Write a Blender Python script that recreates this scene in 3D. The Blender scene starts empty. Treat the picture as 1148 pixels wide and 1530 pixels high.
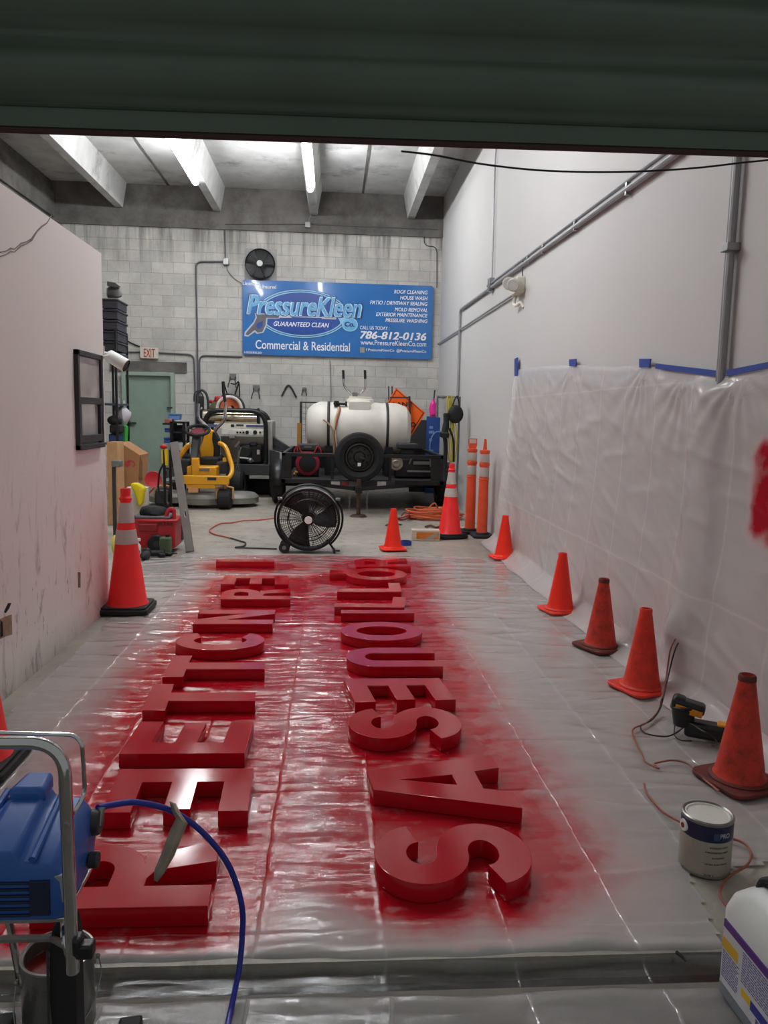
import bpy, bmesh, math, random
from mathutils import Vector, Matrix, noise, kdtree
random.seed(7)
SC = bpy.context.scene
COL = SC.collection
PI = math.pi
# ---------------------------------------------------------------- camera model (frame 1148 x 1530)
W, H = 1148, 1530
FPX, VX, VY, ROLL, CH = 1150.0, 498.0, 620.0, 0.022, 1.48
_y = Vector(((VX - W/2)/FPX, -(VY - H/2)/FPX, -1)).normalized()
_s, _c = math.sin(ROLL), math.cos(ROLL)
_z = Vector((_s, _c, (_s*_y.x + _c*_y.y)/-_y.z)).normalized()
_x = _y.cross(_z)
def ray(px, py):
    d = Vector(((px - W/2)/FPX, -(py - H/2)/FPX, -1))
    return Vector((d.dot(_x), d.dot(_y), d.dot(_z)))
def F(px, py, z=0.0):
    r = ray(px, py); t = (z - CH)/r.z
    return Vector((r.x*t, r.y*t, z))
def D(px, py, Y):
    r = ray(px, py); t = Y/r.y
    return Vector((r.x*t, Y, CH + r.z*t))
def X(px, py, x):
    r = ray(px, py); t = x/r.x
    return Vector((x, r.y*t, CH + r.z*t))
cd = bpy.data.cameras.new('camera')
cam = bpy.data.objects.new('camera', cd); COL.objects.link(cam)
cd.sensor_fit = 'VERTICAL'; cd.sensor_height = 24.0; cd.lens = FPX/H*24.0
cd.clip_start = 0.02; cd.clip_end = 100
cam.matrix_world = Matrix((( _x.x, _x.y, _x.z, 0), (_y.x, _y.y, _y.z, 0), (_z.x, _z.y, _z.z, CH), (0, 0, 0, 1)))
SC.camera = cam
# ---------------------------------------------------------------- materials
def lin(c):
    out = []
    for v in c[:3]:
        v = v/255.0
        out.append(v/12.92 if v <= 0.04045 else ((v + 0.055)/1.055)**2.4)
    return (*out, 1.0)
def nd(nt, t, **kw):
    n = nt.nodes.new(t)
    for k, v in kw.items(): setattr(n, k, v)
    return n
def base(name):
    m = bpy.data.materials.new(name); m.use_nodes = True
    nt = m.node_tree
    return m, nt, nt.nodes['Principled BSDF']
def mth(nt, op, a, b=None, clamp=False):
    n = nd(nt, 'ShaderNodeMath', operation=op, use_clamp=clamp)
    for i, v in enumerate((a, b)):
        if v is None: continue
        if isinstance(v, (int, float)): n.inputs[i].default_value = v
        else: nt.links.new(v, n.inputs[i])
    return n.outputs[0]
def mixc(nt, fac, a, b, bt='MIX'):
    n = nd(nt, 'ShaderNodeMix', data_type='RGBA', blend_type=bt)
    for sock, v in ((n.inputs[0], fac), (n.inputs[6], a), (n.inputs[7], b)):
        if isinstance(v, (int, float)): sock.default_value = v
        elif isinstance(v, tuple): sock.default_value = v
        else: nt.links.new(v, sock)
    return n.outputs[2]
def ramp(nt, src, stops):
    n = nd(nt, 'ShaderNodeValToRGB')
    cr = n.color_ramp
    while len(cr.elements) < len(stops): cr.elements.new(0.5)
    for e, (p, c) in zip(cr.elements, stops):
        e.position = p; e.color = c if isinstance(c, tuple) else (c, c, c, 1)
    nt.links.new(src, n.inputs[0])
    return n.outputs[0]
def tex(nt, scale, detail=4, vec=None, rough=0.55, dist=0.0, typ='ShaderNodeTexNoise'):
    n = nd(nt, typ)
    n.inputs['Scale'].default_value = scale
    if typ == 'ShaderNodeTexNoise':
        n.inputs['Detail'].default_value = detail; n.inputs['Roughness'].default_value = rough
        n.inputs['Distortion'].default_value = dist
    if vec is not None: nt.links.new(vec, n.inputs['Vector'])
    return n
def coords(nt, scale=(1, 1, 1), rot=(0, 0, 0), loc=(0, 0, 0), src='Object'):
    tc = nd(nt, 'ShaderNodeTexCoord'); mp = nd(nt, 'ShaderNodeMapping')
    mp.inputs['Scale'].default_value = scale; mp.inputs['Rotation'].default_value = rot; mp.inputs['Location'].default_value = loc
    nt.links.new(tc.outputs[src], mp.inputs['Vector'])
    return mp.outputs['Vector']
def bump(nt, bs, height, strength=0.3, dist=0.01):
    b = nd(nt, 'ShaderNodeBump'); b.inputs['Strength'].default_value = strength; b.inputs['Distance'].default_value = dist
    nt.links.new(height, b.inputs['Height']); nt.links.new(b.outputs[0], bs.inputs['Normal'])
    return b
def mat(name, col, rough=0.5, metal=0.0, var=0.12, nscale=9.0, bmp=0.0, bscale=120, coat=0.0, spec=0.5, dirt=None, dirt_amt=0.5):
    m, nt, bs = base(name)
    v = coords(nt)
    n = tex(nt, nscale, 5, v)
    a = lin(col); k = 1 - var; k2 = 1 + var*0.6
    c = mixc(nt, ramp(nt, n.outputs[0], [(0.3, 0.0), (0.7, 1.0)]), (a[0]*k, a[1]*k, a[2]*k, 1), (min(a[0]*k2, 1), min(a[1]*k2, 1), min(a[2]*k2, 1), 1))
    if dirt:
        n2 = tex(nt, nscale*0.7, 8, v, 0.7)
        c = mixc(nt, ramp(nt, n2.outputs[0], [(0.62 - 0.3*dirt_amt, 0.0), (0.75, 0.9)]), c, lin(dirt))
    nt.links.new(c, bs.inputs['Base Color'])
    nt.links.new(mth(nt, 'MULTIPLY_ADD', n.outputs[0], 0.2), bs.inputs['Roughness'])
    bs.inputs['Roughness'].links[0].from_node.inputs[2].default_value = max(rough - 0.1, 0.02)
    bs.inputs['Metallic'].default_value = metal
    bs.inputs['Specular IOR Level'].default_value = spec
    bs.inputs['Coat Weight'].default_value = coat
    if bmp: bump(nt, bs, tex(nt, bscale, 4, v).outputs[0], bmp, 0.004)
    return m
def emit(name, col, st):
    m, nt, bs = base(name)
    bs.inputs['Base Color'].default_value = (0.8, 0.8, 0.8, 1)
    bs.inputs['Emission Color'].default_value = lin(col); bs.inputs['Emission Strength'].default_value = st
    return m
# ---------------------------------------------------------------- mesh building
def catmull(pts, sub=6, closed=False):
    pts = [Vector(p) for p in pts]; n = len(pts); out = []
    if n < 3: return pts
    for i in range(n if closed else n - 1):
        if closed: p0, p1, p2, p3 = pts[i-1], pts[i], pts[(i+1) % n], pts[(i+2) % n]
        else: p0, p1, p2, p3 = pts[max(i-1, 0)], pts[i], pts[i+1], pts[min(i+2, n-1)]
        for k in range(sub):
            t = k/sub
            out.append(0.5*((2*p1) + (p2-p0)*t + (2*p0-5*p1+4*p2-p3)*t*t + (-p0+3*p1-3*p2+p3)*t**3))
    if not closed: out.append(pts[-1])
    return out
def fillet(pts, r=0.05, seg=5):
    """round the corners of a polyline"""
    pts = [Vector(p) for p in pts]; out = [pts[0]]
    for i in range(1, len(pts)-1):
        a, b, c = pts[i-1], pts[i], pts[i+1]
        u, v = (a-b), (c-b)
        q = min(r, u.length*0.48, v.length*0.48)
        p0, p2 = b + u.normalized()*q, b + v.normalized()*q
        for k in range(seg+1):
            t = k/seg
            out.append((1-t)**2*p0 + 2*t*(1-t)*b + t*t*p2)
    out.append(pts[-1])
    return out
class MB:
    def __init__(self): self.bm = bmesh.new()
    def _faces(self, before, m):
        if m:
            for f in list(self.bm.faces)[before:]: f.material_index = m
    def hull(self, verts, faces, m=0):
        vs = [self.bm.verts.new(v) for v in verts]
        for f in faces:
            try: self.bm.faces.new([vs[i] for i in f]).material_index = m
            except ValueError: pass
        return vs
    def box(self, c, s, rot=None, m=0):
        R = rot if rot is not None else Matrix.Identity(3)
        c = Vector(c); vs = []
        for dx in (-.5, .5):
            for dy in (-.5, .5):
                for dz in (-.5, .5): vs.append(c + R @ Vector((dx*s[0], dy*s[1], dz*s[2])))
        self.hull(vs, [(0, 1, 3, 2), (4, 6, 7, 5), (0, 4, 5, 1), (2, 3, 7, 6), (0, 2, 6, 4), (1, 5, 7, 3)], m)
        return self
    def cyl(self, p0, p1, r0, r1=None, n=18, caps=True, m=0):
        return self.rings([(Vector(p0), r0), (Vector(p1), r0 if r1 is None else r1)], (Vector(p1)-Vector(p0)), n, caps, m)
    def rings(self, cr, axis, n=18, caps=True, m=0):
        a = Vector(axis).normalized()
        u = a.orthogonal().normalized(); v = a.cross(u)
        rows = []
        for c, r in cr:
            c = Vector(c)
            rows.append([self.bm.verts.new(c + (u*math.cos(2*PI*k/n) + v*math.sin(2*PI*k/n))*max(r, 1e-4)) for k in range(n)])
        for a_, b_ in zip(rows, rows[1:]):
            for k in range(n):
                self.bm.faces.new((a_[k], a_[(k+1) % n], b_[(k+1) % n], b_[k])).material_index = m
        if caps:
            self.bm.faces.new(rows[0][::-1]).material_index = m
            self.bm.faces.new(rows[-1]).material_index = m
        return self
    def lathe(self, prof, c=(0, 0, 0), axis=(0, 0, 1), n=28, caps=False, m=0):
        a = Vector(axis).normalized(); c = Vector(c)
        return self.rings([(c + a*h, r) for r, h in prof], a, n, caps, m)
    def tube(self, pts, r, n=8, closed=False, m=0, caps=True):
        pts = [Vector(p) for p in pts]
        q = [pts[0]]
        for p in pts[1:]:
            if (p - q[-1]).length > 1e-5: q.append(p)
        pts = q
        N = len(pts)
        rr = r if isinstance(r, (list, tuple)) else [r]*N
        t0 = (pts[1]-pts[0]).normalized(); u = t0.orthogonal().normalized()
        rows = []; prev = t0
        for i, p in enumerate(pts):
            if closed: t = (pts[(i+1) % N]-pts[i-1]).normalized()
            else: t = (pts[min(i+1, N-1)]-pts[max(i-1, 0)]).normalized()
            ax = prev.cross(t)
            if ax.length > 1e-7:
                u = Matrix.Rotation(prev.angle(t), 3, ax.normalized()) @ u
            prev = t; u = (u - t*u.dot(t)).normalized(); w = t.cross(u)
            rows.append([self.bm.verts.new(p + (u*math.cos(2*PI*k/n) + w*math.sin(2*PI*k/n))*rr[i]) for k in range(n)])
        for i in range(N if closed else N-1):
            a_, b_ = rows[i], rows[(i+1) % N]
            for k in range(n): self.bm.faces.new((a_[k], a_[(k+1) % n], b_[(k+1) % n], b_[k])).material_index = m
        if not closed and caps:
            self.bm.faces.new(rows[0][::-1]).material_index = m; self.bm.faces.new(rows[-1]).material_index = m
        return self
    def prism(self, poly, M, h0, h1, m=0):
        """polygon (u,v) extruded along local z of M (4x4)"""
        a = [self.bm.verts.new(M @ Vector((p[0], p[1], h0))) for p in poly]
        b = [self.bm.verts.new(M @ Vector((p[0], p[1], h1))) for p in poly]
        n = len(poly)
        self.bm.faces.new(a[::-1]).material_index = m; self.bm.faces.new(b).material_index = m
        for k in range(n): self.bm.faces.new((a[k], a[(k+1) % n], b[(k+1) % n], b[k])).material_index = m
        return self
    def ball(self, c, r, m=0, s=(1, 1, 1), n=14):
        prof = [(math.sin(PI*k/8)*r, -math.cos(PI*k/8)*r) for k in range(9)]
        c = Vector(c); n0 = len(self.bm.verts)
        self.lathe(prof, c, n=n, m=m)
        self.bm.verts.ensure_lookup_table()
        for v in list(self.bm.verts)[n0:]:
            v.co = c + Vector(((v.co.x-c.x)*s[0], (v.co.y-c.y)*s[1], (v.co.z-c.z)*s[2]))
        return self
    def pxbox(self, x0, y0, x1, y1, Y, dep, z0=None, m=0):
        xm, ym = (x0+x1)/2, (y0+y1)/2
        a, b, c, d = D(x0, ym, Y).x, D(x1, ym, Y).x, D(xm, y0, Y).z, D(xm, y1, Y).z
        if z0 is not None: d = z0
        return self.box(((a+b)/2, Y+dep/2, (c+d)/2), (b-a, dep, c-d), m=m)
    def build(self, name, mats, parent=None, bevel=0.0, local=False, flat=False, seg=2, ang=35):
        me = bpy.data.meshes.new(name)
        bmesh.ops.recalc_face_normals(self.bm, faces=self.bm.faces)
        self.bm.to_mesh(me); self.bm.free()
        return finish(name, me, mats, parent, bevel, local, flat, seg, ang)
def topof(o):
    while o.parent is not None: o = o.parent
    return o
def finish(name, me, mats, parent=None, bevel=0.0, local=False, flat=False, seg=2, ang=35):
    if parent is not None and not local:
        me.transform(topof(parent).matrix_basis.inverted())
    for mm in (mats if isinstance(mats, (list, tuple)) else [mats]): me.materials.append(mm)
    if not flat:
        for p in me.polygons: p.use_smooth = True
        me.set_sharp_from_angle(angle=math.radians(ang))
    o = bpy.data.objects.new(name, me); COL.objects.link(o)
    if parent is not None: o.parent = parent
    if bevel:
        b = o.modifiers.new('bevel', 'BEVEL'); b.width = bevel; b.segments = seg; b.limit_method = 'ANGLE'; b.angle_limit = math.radians(40)
        b.harden_normals = False
    return o
def tag(o, label=None, cat=None, group=None, kind=None):
    if label: o['label'] = label
    if cat: o['category'] = cat
    if group: o['group'] = group
    if kind: o['kind'] = kind
    return o
def thing(name, label, cat, loc, rz=0.0, group=None):
    o = bpy.data.objects.new(name, None); COL.objects.link(o)
    o.location = loc; o.rotation_euler = (0, 0, rz); o.empty_display_size = 0.1
    return tag(o, label, cat, group)
def struct(o): o['kind'] = 'structure'; return o
def copy_tree(src, loc, rz=None, parent=None):
    c = src.copy(); COL.objects.link(c)
    if parent is None:
        c.location = loc
        if rz is not None: c.rotation_euler = (0, 0, rz)
    else: c.parent = parent
    for ch in list(src.children): copy_tree(ch, None, None, c)
    return c
def curve_mesh(loops, extrude=0.0, bevel=0.0):
    """closed 2D loops (holes allowed) -> filled mesh, thickness +-extrude"""
    cu = bpy.data.curves.new('tmp', 'CURVE'); cu.dimensions = '2D'; cu.fill_mode = 'BOTH'
    cu.extrude = extrude; cu.bevel_depth = bevel; cu.bevel_resolution = 1
    for lp in loops:
        sp = cu.splines.new('POLY'); sp.points.add(len(lp)-1)
        for p, q in zip(sp.points, lp): p.co = (q[0], q[1], 0, 1)
        sp.use_cyclic_u = True
    o = bpy.data.objects.new('tmp', cu)
    me = bpy.data.meshes.new_from_object(o)
    bpy.data.objects.remove(o); bpy.data.curves.remove(cu)
    return me
def text_mesh(s, bold=0.0, shear=0.0, extrude=0.0, spacing=1.0):
    cu = bpy.data.curves.new('tmp', 'FONT'); cu.body = s; cu.size = 1.0
    cu.shear = shear; cu.extrude = extrude; cu.space_character = spacing
    if bold: cu.extrude = 0
    o = bpy.data.objects.new('tmp', cu)
    me = bpy.data.meshes.new_from_object(o)
    bpy.data.objects.remove(o); bpy.data.curves.remove(cu)
    if bold:                         # heavier weight: the same outlines struck again a little to each side
        bm = bmesh.new(); bm.from_mesh(me); g0 = list(bm.verts)+list(bm.edges)+list(bm.faces)
        for k, (dx, dy) in enumerate(((-1, -.6), (1, -.6), (-1, .6), (1, .6))):
            r = bmesh.ops.duplicate(bm, geom=g0)
            bmesh.ops.translate(bm, vec=(dx*bold, dy*bold, .004*(k+1)), verts=[v for v in r['geom'] if isinstance(v, bmesh.types.BMVert)])
        bm.to_mesh(me); bm.free()
    return me
def text(name, s, M, width, height, m, parent, bold=0.0, shear=0.0, extrude=0.0, align='L', spacing=1.0):
    """text scaled to width x height (of its own box), its lower-left (or lower-right) at M's origin, in M's xy plane"""
    me = text_mesh(s, bold, shear, extrude, spacing)
    xs = [v.co.x for v in me.vertices]; ys = [v.co.y for v in me.vertices]
    x0, x1, y0, y1 = min(xs), max(xs), min(ys), max(ys)
    sx = width/(x1-x0); sy = height/(y1-y0)
    for v in me.vertices:
        v.co = M @ Vector(((v.co.x-x0)*sx - (width if align == 'R' else 0), (v.co.y-y0)*sy, v.co.z*sx))
    return finish(name, me, m, parent, flat=True)
def facing(origin, xdir=(1, 0, 0), zdir=(0, -1, 0)):
    """frame whose xy plane stands facing zdir"""
    x = Vector(xdir).normalized(); z = Vector(zdir).normalized(); y = z.cross(x).normalized(); x = y.cross(z)
    M = Matrix.Identity(4)
    for i in range(3): M[i][0], M[i][1], M[i][2], M[i][3] = x[i], y[i], z[i], Vector(origin)[i]
    return M
def ell(cx, cy, rx, ry, n=48, a0=0.0, a1=2*PI):
    full = abs(a1-a0-2*PI) < 1e-6
    return [(cx + rx*math.cos(a0+(a1-a0)*k/(n if full else n-1)), cy + ry*math.sin(a0+(a1-a0)*k/(n if full else n-1))) for k in range(n)]
def rrect(w, h, r, n=5):
    out = []
    for cx, cy, a in ((w/2-r, h/2-r, 0), (-w/2+r, h/2-r, PI/2), (-w/2+r, -h/2+r, PI), (w/2-r, -h/2+r, 3*PI/2)):
        out += [(cx + r*math.cos(a+PI/2*k/n), cy + r*math.sin(a+PI/2*k/n)) for k in range(n+1)]
    return out
RX = lambda a: Matrix.Rotation(a, 3, 'X')
RY = lambda a: Matrix.Rotation(a, 3, 'Y')
RZ = lambda a: Matrix.Rotation(a, 3, 'Z')
# ================================================================= SETTING
def block_mat():
    m, nt, bs = base('grey_block_wall')
    tc = nd(nt, 'ShaderNodeTexCoord'); sp = nd(nt, 'ShaderNodeSeparateXYZ'); cb = nd(nt, 'ShaderNodeCombineXYZ')
    nt.links.new(tc.outputs['Object'], sp.inputs[0]); nt.links.new(sp.outputs[0], cb.inputs[0]); nt.links.new(sp.outputs[2], cb.inputs[1])
    br = nd(nt, 'ShaderNodeTexBrick')
    br.inputs['Scale'].default_value = 1.0; br.inputs['Brick Width'].default_value = 0.406; br.inputs['Row Height'].default_value = 0.203
    br.inputs['Mortar Size'].default_value = 0.007; br.inputs['Mortar Smooth'].default_value = 0.4
    br.inputs['Color1'].default_value = lin((218, 215, 208)); br.inputs['Color2'].default_value = lin((200, 199, 194)); br.inputs['Mortar'].default_value = lin((180, 179, 174))
    nt.links.new(cb.outputs[0], br.inputs['Vector'])
    n1 = tex(nt, 1.3, 6, cb.outputs[0], 0.65); n2 = tex(nt, 30, 4, cb.outputs[0])
    c = mixc(nt, ramp(nt, n1.outputs[0], [(0.35, 0.0), (0.75, 0.55)]), br.outputs['Color'], lin((128, 126, 122)))
    c = mixc(nt, 0.18, c, n2.outputs['Color'], 'OVERLAY')
    # water streaks running down from the dark tie beam
    mp = nd(nt, 'ShaderNodeMapping'); mp.inputs['Scale'].default_value = (7, 0.5, 1); nt.links.new(cb.outputs[0], mp.inputs[0])
    st = tex(nt, 1.0, 5, mp.outputs[0], 0.6)
    hz = nd(nt, 'ShaderNodeMapRange'); hz.inputs[1].default_value = 4.1; hz.inputs[2].default_value = 5.0
    nt.links.new(sp.outputs[2], hz.inputs[0])
    c = mixc(nt, mth(nt, 'MULTIPLY', ramp(nt, st.outputs[0], [(0.45, 0.0), (0.62, 1.0)]), mth(nt, 'MULTIPLY', hz.outputs[0], 0.8)), c, lin((88, 84, 80)))
    nt.links.new(c, bs.inputs['Base Color']); bs.inputs['Roughness'].default_value = 0.9
    h = mth(nt, 'ADD', mth(nt, 'MULTIPLY', br.outputs['Fac'], -1.0), mth(nt, 'MULTIPLY', n2.outputs[0], 0.5))
    bump(nt, bs, h, 0.5, 0.006)
    return m
def wall_mat(name, col, scuff=0.0, spray=()):
    m, nt, bs = base(name)
    v = coords(nt)
    n = tex(nt, 0.8, 4, v); a = lin(col)
    c = mixc(nt, n.outputs[0], (a[0]*.93, a[1]*.93, a[2]*.93, 1), a)
    sp = nd(nt, 'ShaderNodeSeparateXYZ'); nt.links.new(v, sp.inputs[0])
    if scuff:
        v2 = coords(nt, (1, 3.0, 0.8), (0.5, 0, 0)); s1 = tex(nt, 2.4, 9, v2, 0.72, 1.2)
        lowm = nd(nt, 'ShaderNodeMapRange'); lowm.inputs[1].default_value = 1.45; lowm.inputs[2].default_value = 0.35; nt.links.new(sp.outputs[2], lowm.inputs[0])
        f = mth(nt, 'MULTIPLY', ramp(nt, s1.outputs[0], [(0.55, 0.0), (0.65, 1.0)]), mth(nt, 'MULTIPLY', lowm.outputs[0], scuff))
        c = mixc(nt, f, c, lin((92, 86, 82)))
        s2 = tex(nt, 16, 6, coords(nt, (1, 2.5, 0.5), (-0.4, 0, 0)), 0.6, 0.6)
        f2 = mth(nt, 'MULTIPLY', ramp(nt, s2.outputs[0], [(0.645, 0.0), (0.69, 1.0)]), mth(nt, 'MULTIPLY', lowm.outputs[0], 0.7))
        c = mixc(nt, f2, c, lin((60, 54, 50)))
        base_d = nd(nt, 'ShaderNodeMapRange'); base_d.inputs[1].default_value = 0.2; base_d.inputs[2].default_value = 0.0; nt.links.new(sp.outputs[2], base_d.inputs[0])
        c = mixc(nt, mth(nt, 'MULTIPLY', base_d.outputs[0], mth(nt, 'MULTIPLY', s1.outputs[0], 0.8)), c, lin((120, 112, 100)))
    for (p, r, amt) in spray:     # red overspray drifted on to the wall
        d = nd(nt, 'ShaderNodeVectorMath', operation='SUBTRACT'); nt.links.new(v, d.inputs[0]); d.inputs[1].default_value = p
        d2 = nd(nt, 'ShaderNodeVectorMath', operation='MULTIPLY'); nt.links.new(d.outputs[0], d2.inputs[0]); d2.inputs[1].default_value = (1/r[0], 1/r[1], 1/r[2])
        l = nd(nt, 'ShaderNodeVectorMath', operation='LENGTH'); nt.links.new(d2.outputs[0], l.inputs[0])
        f = ramp(nt, l.outputs['Value'], [(0.0, amt), (1.0, 0.0)])
        c = mixc(nt, f, c, lin((215, 70, 72)))
    nt.links.new(c, bs.inputs['Base Color']); bs.inputs['Roughness'].default_value = 0.75
    bump(nt, bs, tex(nt, 60, 3, v).outputs[0], 0.08, 0.003)
    return m
def floor_mat():
    m, nt, bs = base('stained_concrete_floor')
    v = coords(nt)
    n1 = tex(nt, 0.9, 8, v, 0.62, 0.4); n2 = tex(nt, 5, 8, v, 0.7); n3 = tex(nt, 70, 3, v)
    c = mixc(nt, ramp(nt, n1.outputs[0], [(0.3, 0.0), (0.7, 1.0)]), lin((138, 132, 124)), lin((184, 177, 164)))
    c = mixc(nt, ramp(nt, n2.outputs[0], [(0.55, 0.0), (0.72, 0.7)]), c, lin((92, 88, 84)))
    c = mixc(nt, 0.2, c, n3.outputs['Color'], 'OVERLAY')
    nt.links.new(c, bs.inputs['Base Color'])
    nt.links.new(ramp(nt, n2.outputs[0], [(0.3, 0.35), (0.7, 0.6)]), bs.inputs['Roughness'])
    bump(nt, bs, n2.outputs[0], 0.12, 0.01)
    return m
M_block = block_mat()
M_conc = mat('bare_grey_concrete', (200, 200, 197), 0.9, var=0.2, nscale=2.2, bmp=0.25, bscale=40, dirt=(96, 94, 92), dirt_amt=0.25)
M_concd = mat('dark_stained_concrete', (122, 119, 115), 0.9, var=0.3, nscale=2.5, bmp=0.3, bscale=40, dirt=(64, 60, 58), dirt_amt=0.6)
M_wall = wall_mat('white_painted_wall', (200, 198, 196))
M_floor = floor_mat()
M_black = mat('black_rubber', (24, 24, 25), 0.7, var=0.3)
M_blk2 = mat('black_painted_steel', (22, 23, 25), 0.38, var=0.3)
M_dgrey = mat('dark_grey_plastic', (52, 53, 56), 0.55)
M_grey = mat('mid_grey_metal', (118, 118, 118), 0.5, 0.2)
M_steel = mat('galvanised_steel', (150, 150, 150), 0.38, 0.8, bmp=0.05)
M_chrome = mat('chrome_tube', (205, 205, 205), 0.12, 1.0, var=0.05)
M_white = mat('white_plastic', (232, 232, 228), 0.4, var=0.05)
M_offw = mat('off_white_plastic', (214, 210, 196), 0.45, var=0.08)
BACK, XR, XL = 15.2, 2.05, -5.24
OFFX, OFFY, OFFZ = -1.655, 5.755, 2.58
ZS = D(400, 283, BACK).z                                   # ceiling slab
ZB = D(470, 322, BACK).z                                   # underside of the beam stems
def slab(name, lo, hi, m):
    b = MB(); b.box([(a+c)/2 for a, c in zip(lo, hi)], [c-a for a, c in zip(lo, hi)])
    return struct(b.build(name, m, flat=True))
slab('floor', (XL-.2, 1.935, -.15), (XR+.2, BACK+.2, 0), M_floor)
slab('floor_apron', (-3.5, -0.6, -.15), (3.5, 1.825, -0.004), mat('pale_outdoor_concrete', (124, 119, 110), 0.85, bmp=0.2, var=0.2))
slab('floor_groove', (-3.5, 1.825, -.15), (3.5, 1.935, -0.07), M_blk2)
slab('wall_back', (XL-.2, BACK, 0), (XR+.2, BACK+.2, ZS), M_block)
slab('wall_right', (XR, 1.95, 0), (XR+.2, BACK, ZS), M_wall)
slab('wall_outer_left', (XL-.2, 1.95, 0), (XL, BACK, ZS), M_concd)
slab('wall_front', (XL-.2, 2.02, 2.75), (XR+.2, 2.2, ZS), M_conc)
slab('wall_front_left', (XL-.2, 1.95, 0), (-1.9, 2.2, 2.75), M_conc)
slab('ceiling', (XL-.2, 1.95, ZS), (XR+.2, BACK+.2, ZS+.2), M_conc)
# tie beam under the roof on the back wall and the left wall
zt0, zt1 = D(480, 349, BACK).z, D(480, 324, BACK).z
slab('trim_1', (XL, BACK-.05, zt0), (XR, BACK, zt1), M_concd)
slab('trim_2', (XL, 6.0, zt0+.1), (XL+.06, BACK-.05, zt1+.25), M_concd)
slab('trim_3', (XL, BACK-.012, zt1), (XR, BACK, ZS), M_concd)
beam_x = [D(179, 311, BACK).x, D(325, 318, BACK).x, D(469, 322, BACK).x, D(614, 327, BACK).x]
for x in beam_x:
    b = MB()
    M = Matrix(((1, 0, 0, x), (0, 0, -1, 0), (0, 1, 0, 0), (0, 0, 0, 1)))
    b.prism([(-.07, ZB), (.07, ZB), (.15, ZS), (-.15, ZS)], M, -BACK+.05, -2.2)
    struct(b.build('ceiling_beam', M_conc, flat=True))
for x in ((beam_x[0]+beam_x[1])/2, (beam_x[2]+beam_x[3])/2):
    slab('ceiling_joint', (x-.02, 2.2, ZS-.012), (x+.02, BACK-.01, ZS), M_concd)
# office box standing on the left
sprayspot = X(150, 880, OFFX)
M_off = wall_mat('scuffed_white_partition', (238, 232, 228), 0.65, [((OFFX, sprayspot.y-.05, sprayspot.z), (.5, .55, .7), 0.34), ((OFFX, 5.3, .5), (.5, .9, .9), 0.12)])
wl = slab('wall_left', (OFFX-.12, 1.95, 0), (OFFX, OFFY, OFFZ), M_off)
slab('wall_left_end', (XL, OFFY-.12, 0), (OFFX-.12, OFFY, OFFZ), M_off)
slab('ceiling_office', (XL, 1.95, OFFZ-.02), (OFFX-.12, OFFY-.12, OFFZ-.005), M_off)
# crack running over the upper partition, broken patch low on it
crk = MB()
for off in (0, 6):
    pts = [X(px, py+off*(1-px/80), OFFX+.001) for px, py in ((0, 377), (9, 375), (16, 371), (22, 372), (31, 364), (40, 361), (47, 357), (55, 345), (62, 338), (70, 333), (77, 322))]
    crk.tube(pts, [.0035, .0025, .0045, .002, .004, .003, .0045, .0025, .003, .0025, .002], 5)
struct(crk.build('wall_crack', mat('crack_shadow', (140, 128, 122), 0.9), wl))
MO = Matrix(((0, 0, 1, OFFX), (1, 0, 0, 0), (0, 1, 0, 0), (0, 0, 0, 1)))      # local (y,z) on the partition face
def onoff(pts): return [(X(px, py, OFFX).y, X(px, py, OFFX).z) for px, py in pts]
hp = MB(); hp.prism(onoff([(0, 925), (8, 921), (17, 918), (18, 948), (8, 951), (0, 955)]), MO, -.02, .0015)
struct(hp.build('wall_patch', mat('torn_tan_board', (150, 122, 100), 0.9, dirt=(190, 176, 160)), wl, flat=True))
hp = MB(); hp.prism(onoff([(0, 926), (3, 930), (4, 950), (0, 953)]), MO, -.03, .003); hp.prism(onoff([(6, 914), (12, 901), (16, 901), (13, 909), (8, 916)]), MO, -.03, .003)  # flush near-black patches paint the shade inside the hole
struct(hp.build('wall_hole', mat('dark_hole', (16, 14, 13), 0.95), wl, flat=True))
hp = MB(); hp.prism(onoff([(116, 855), (120, 855), (120, 878), (117, 878)]), MO, -.01, .002)
struct(hp.build('wall_chip', mat('brown_chip', (110, 86, 70), 0.9), wl, flat=True))
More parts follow.
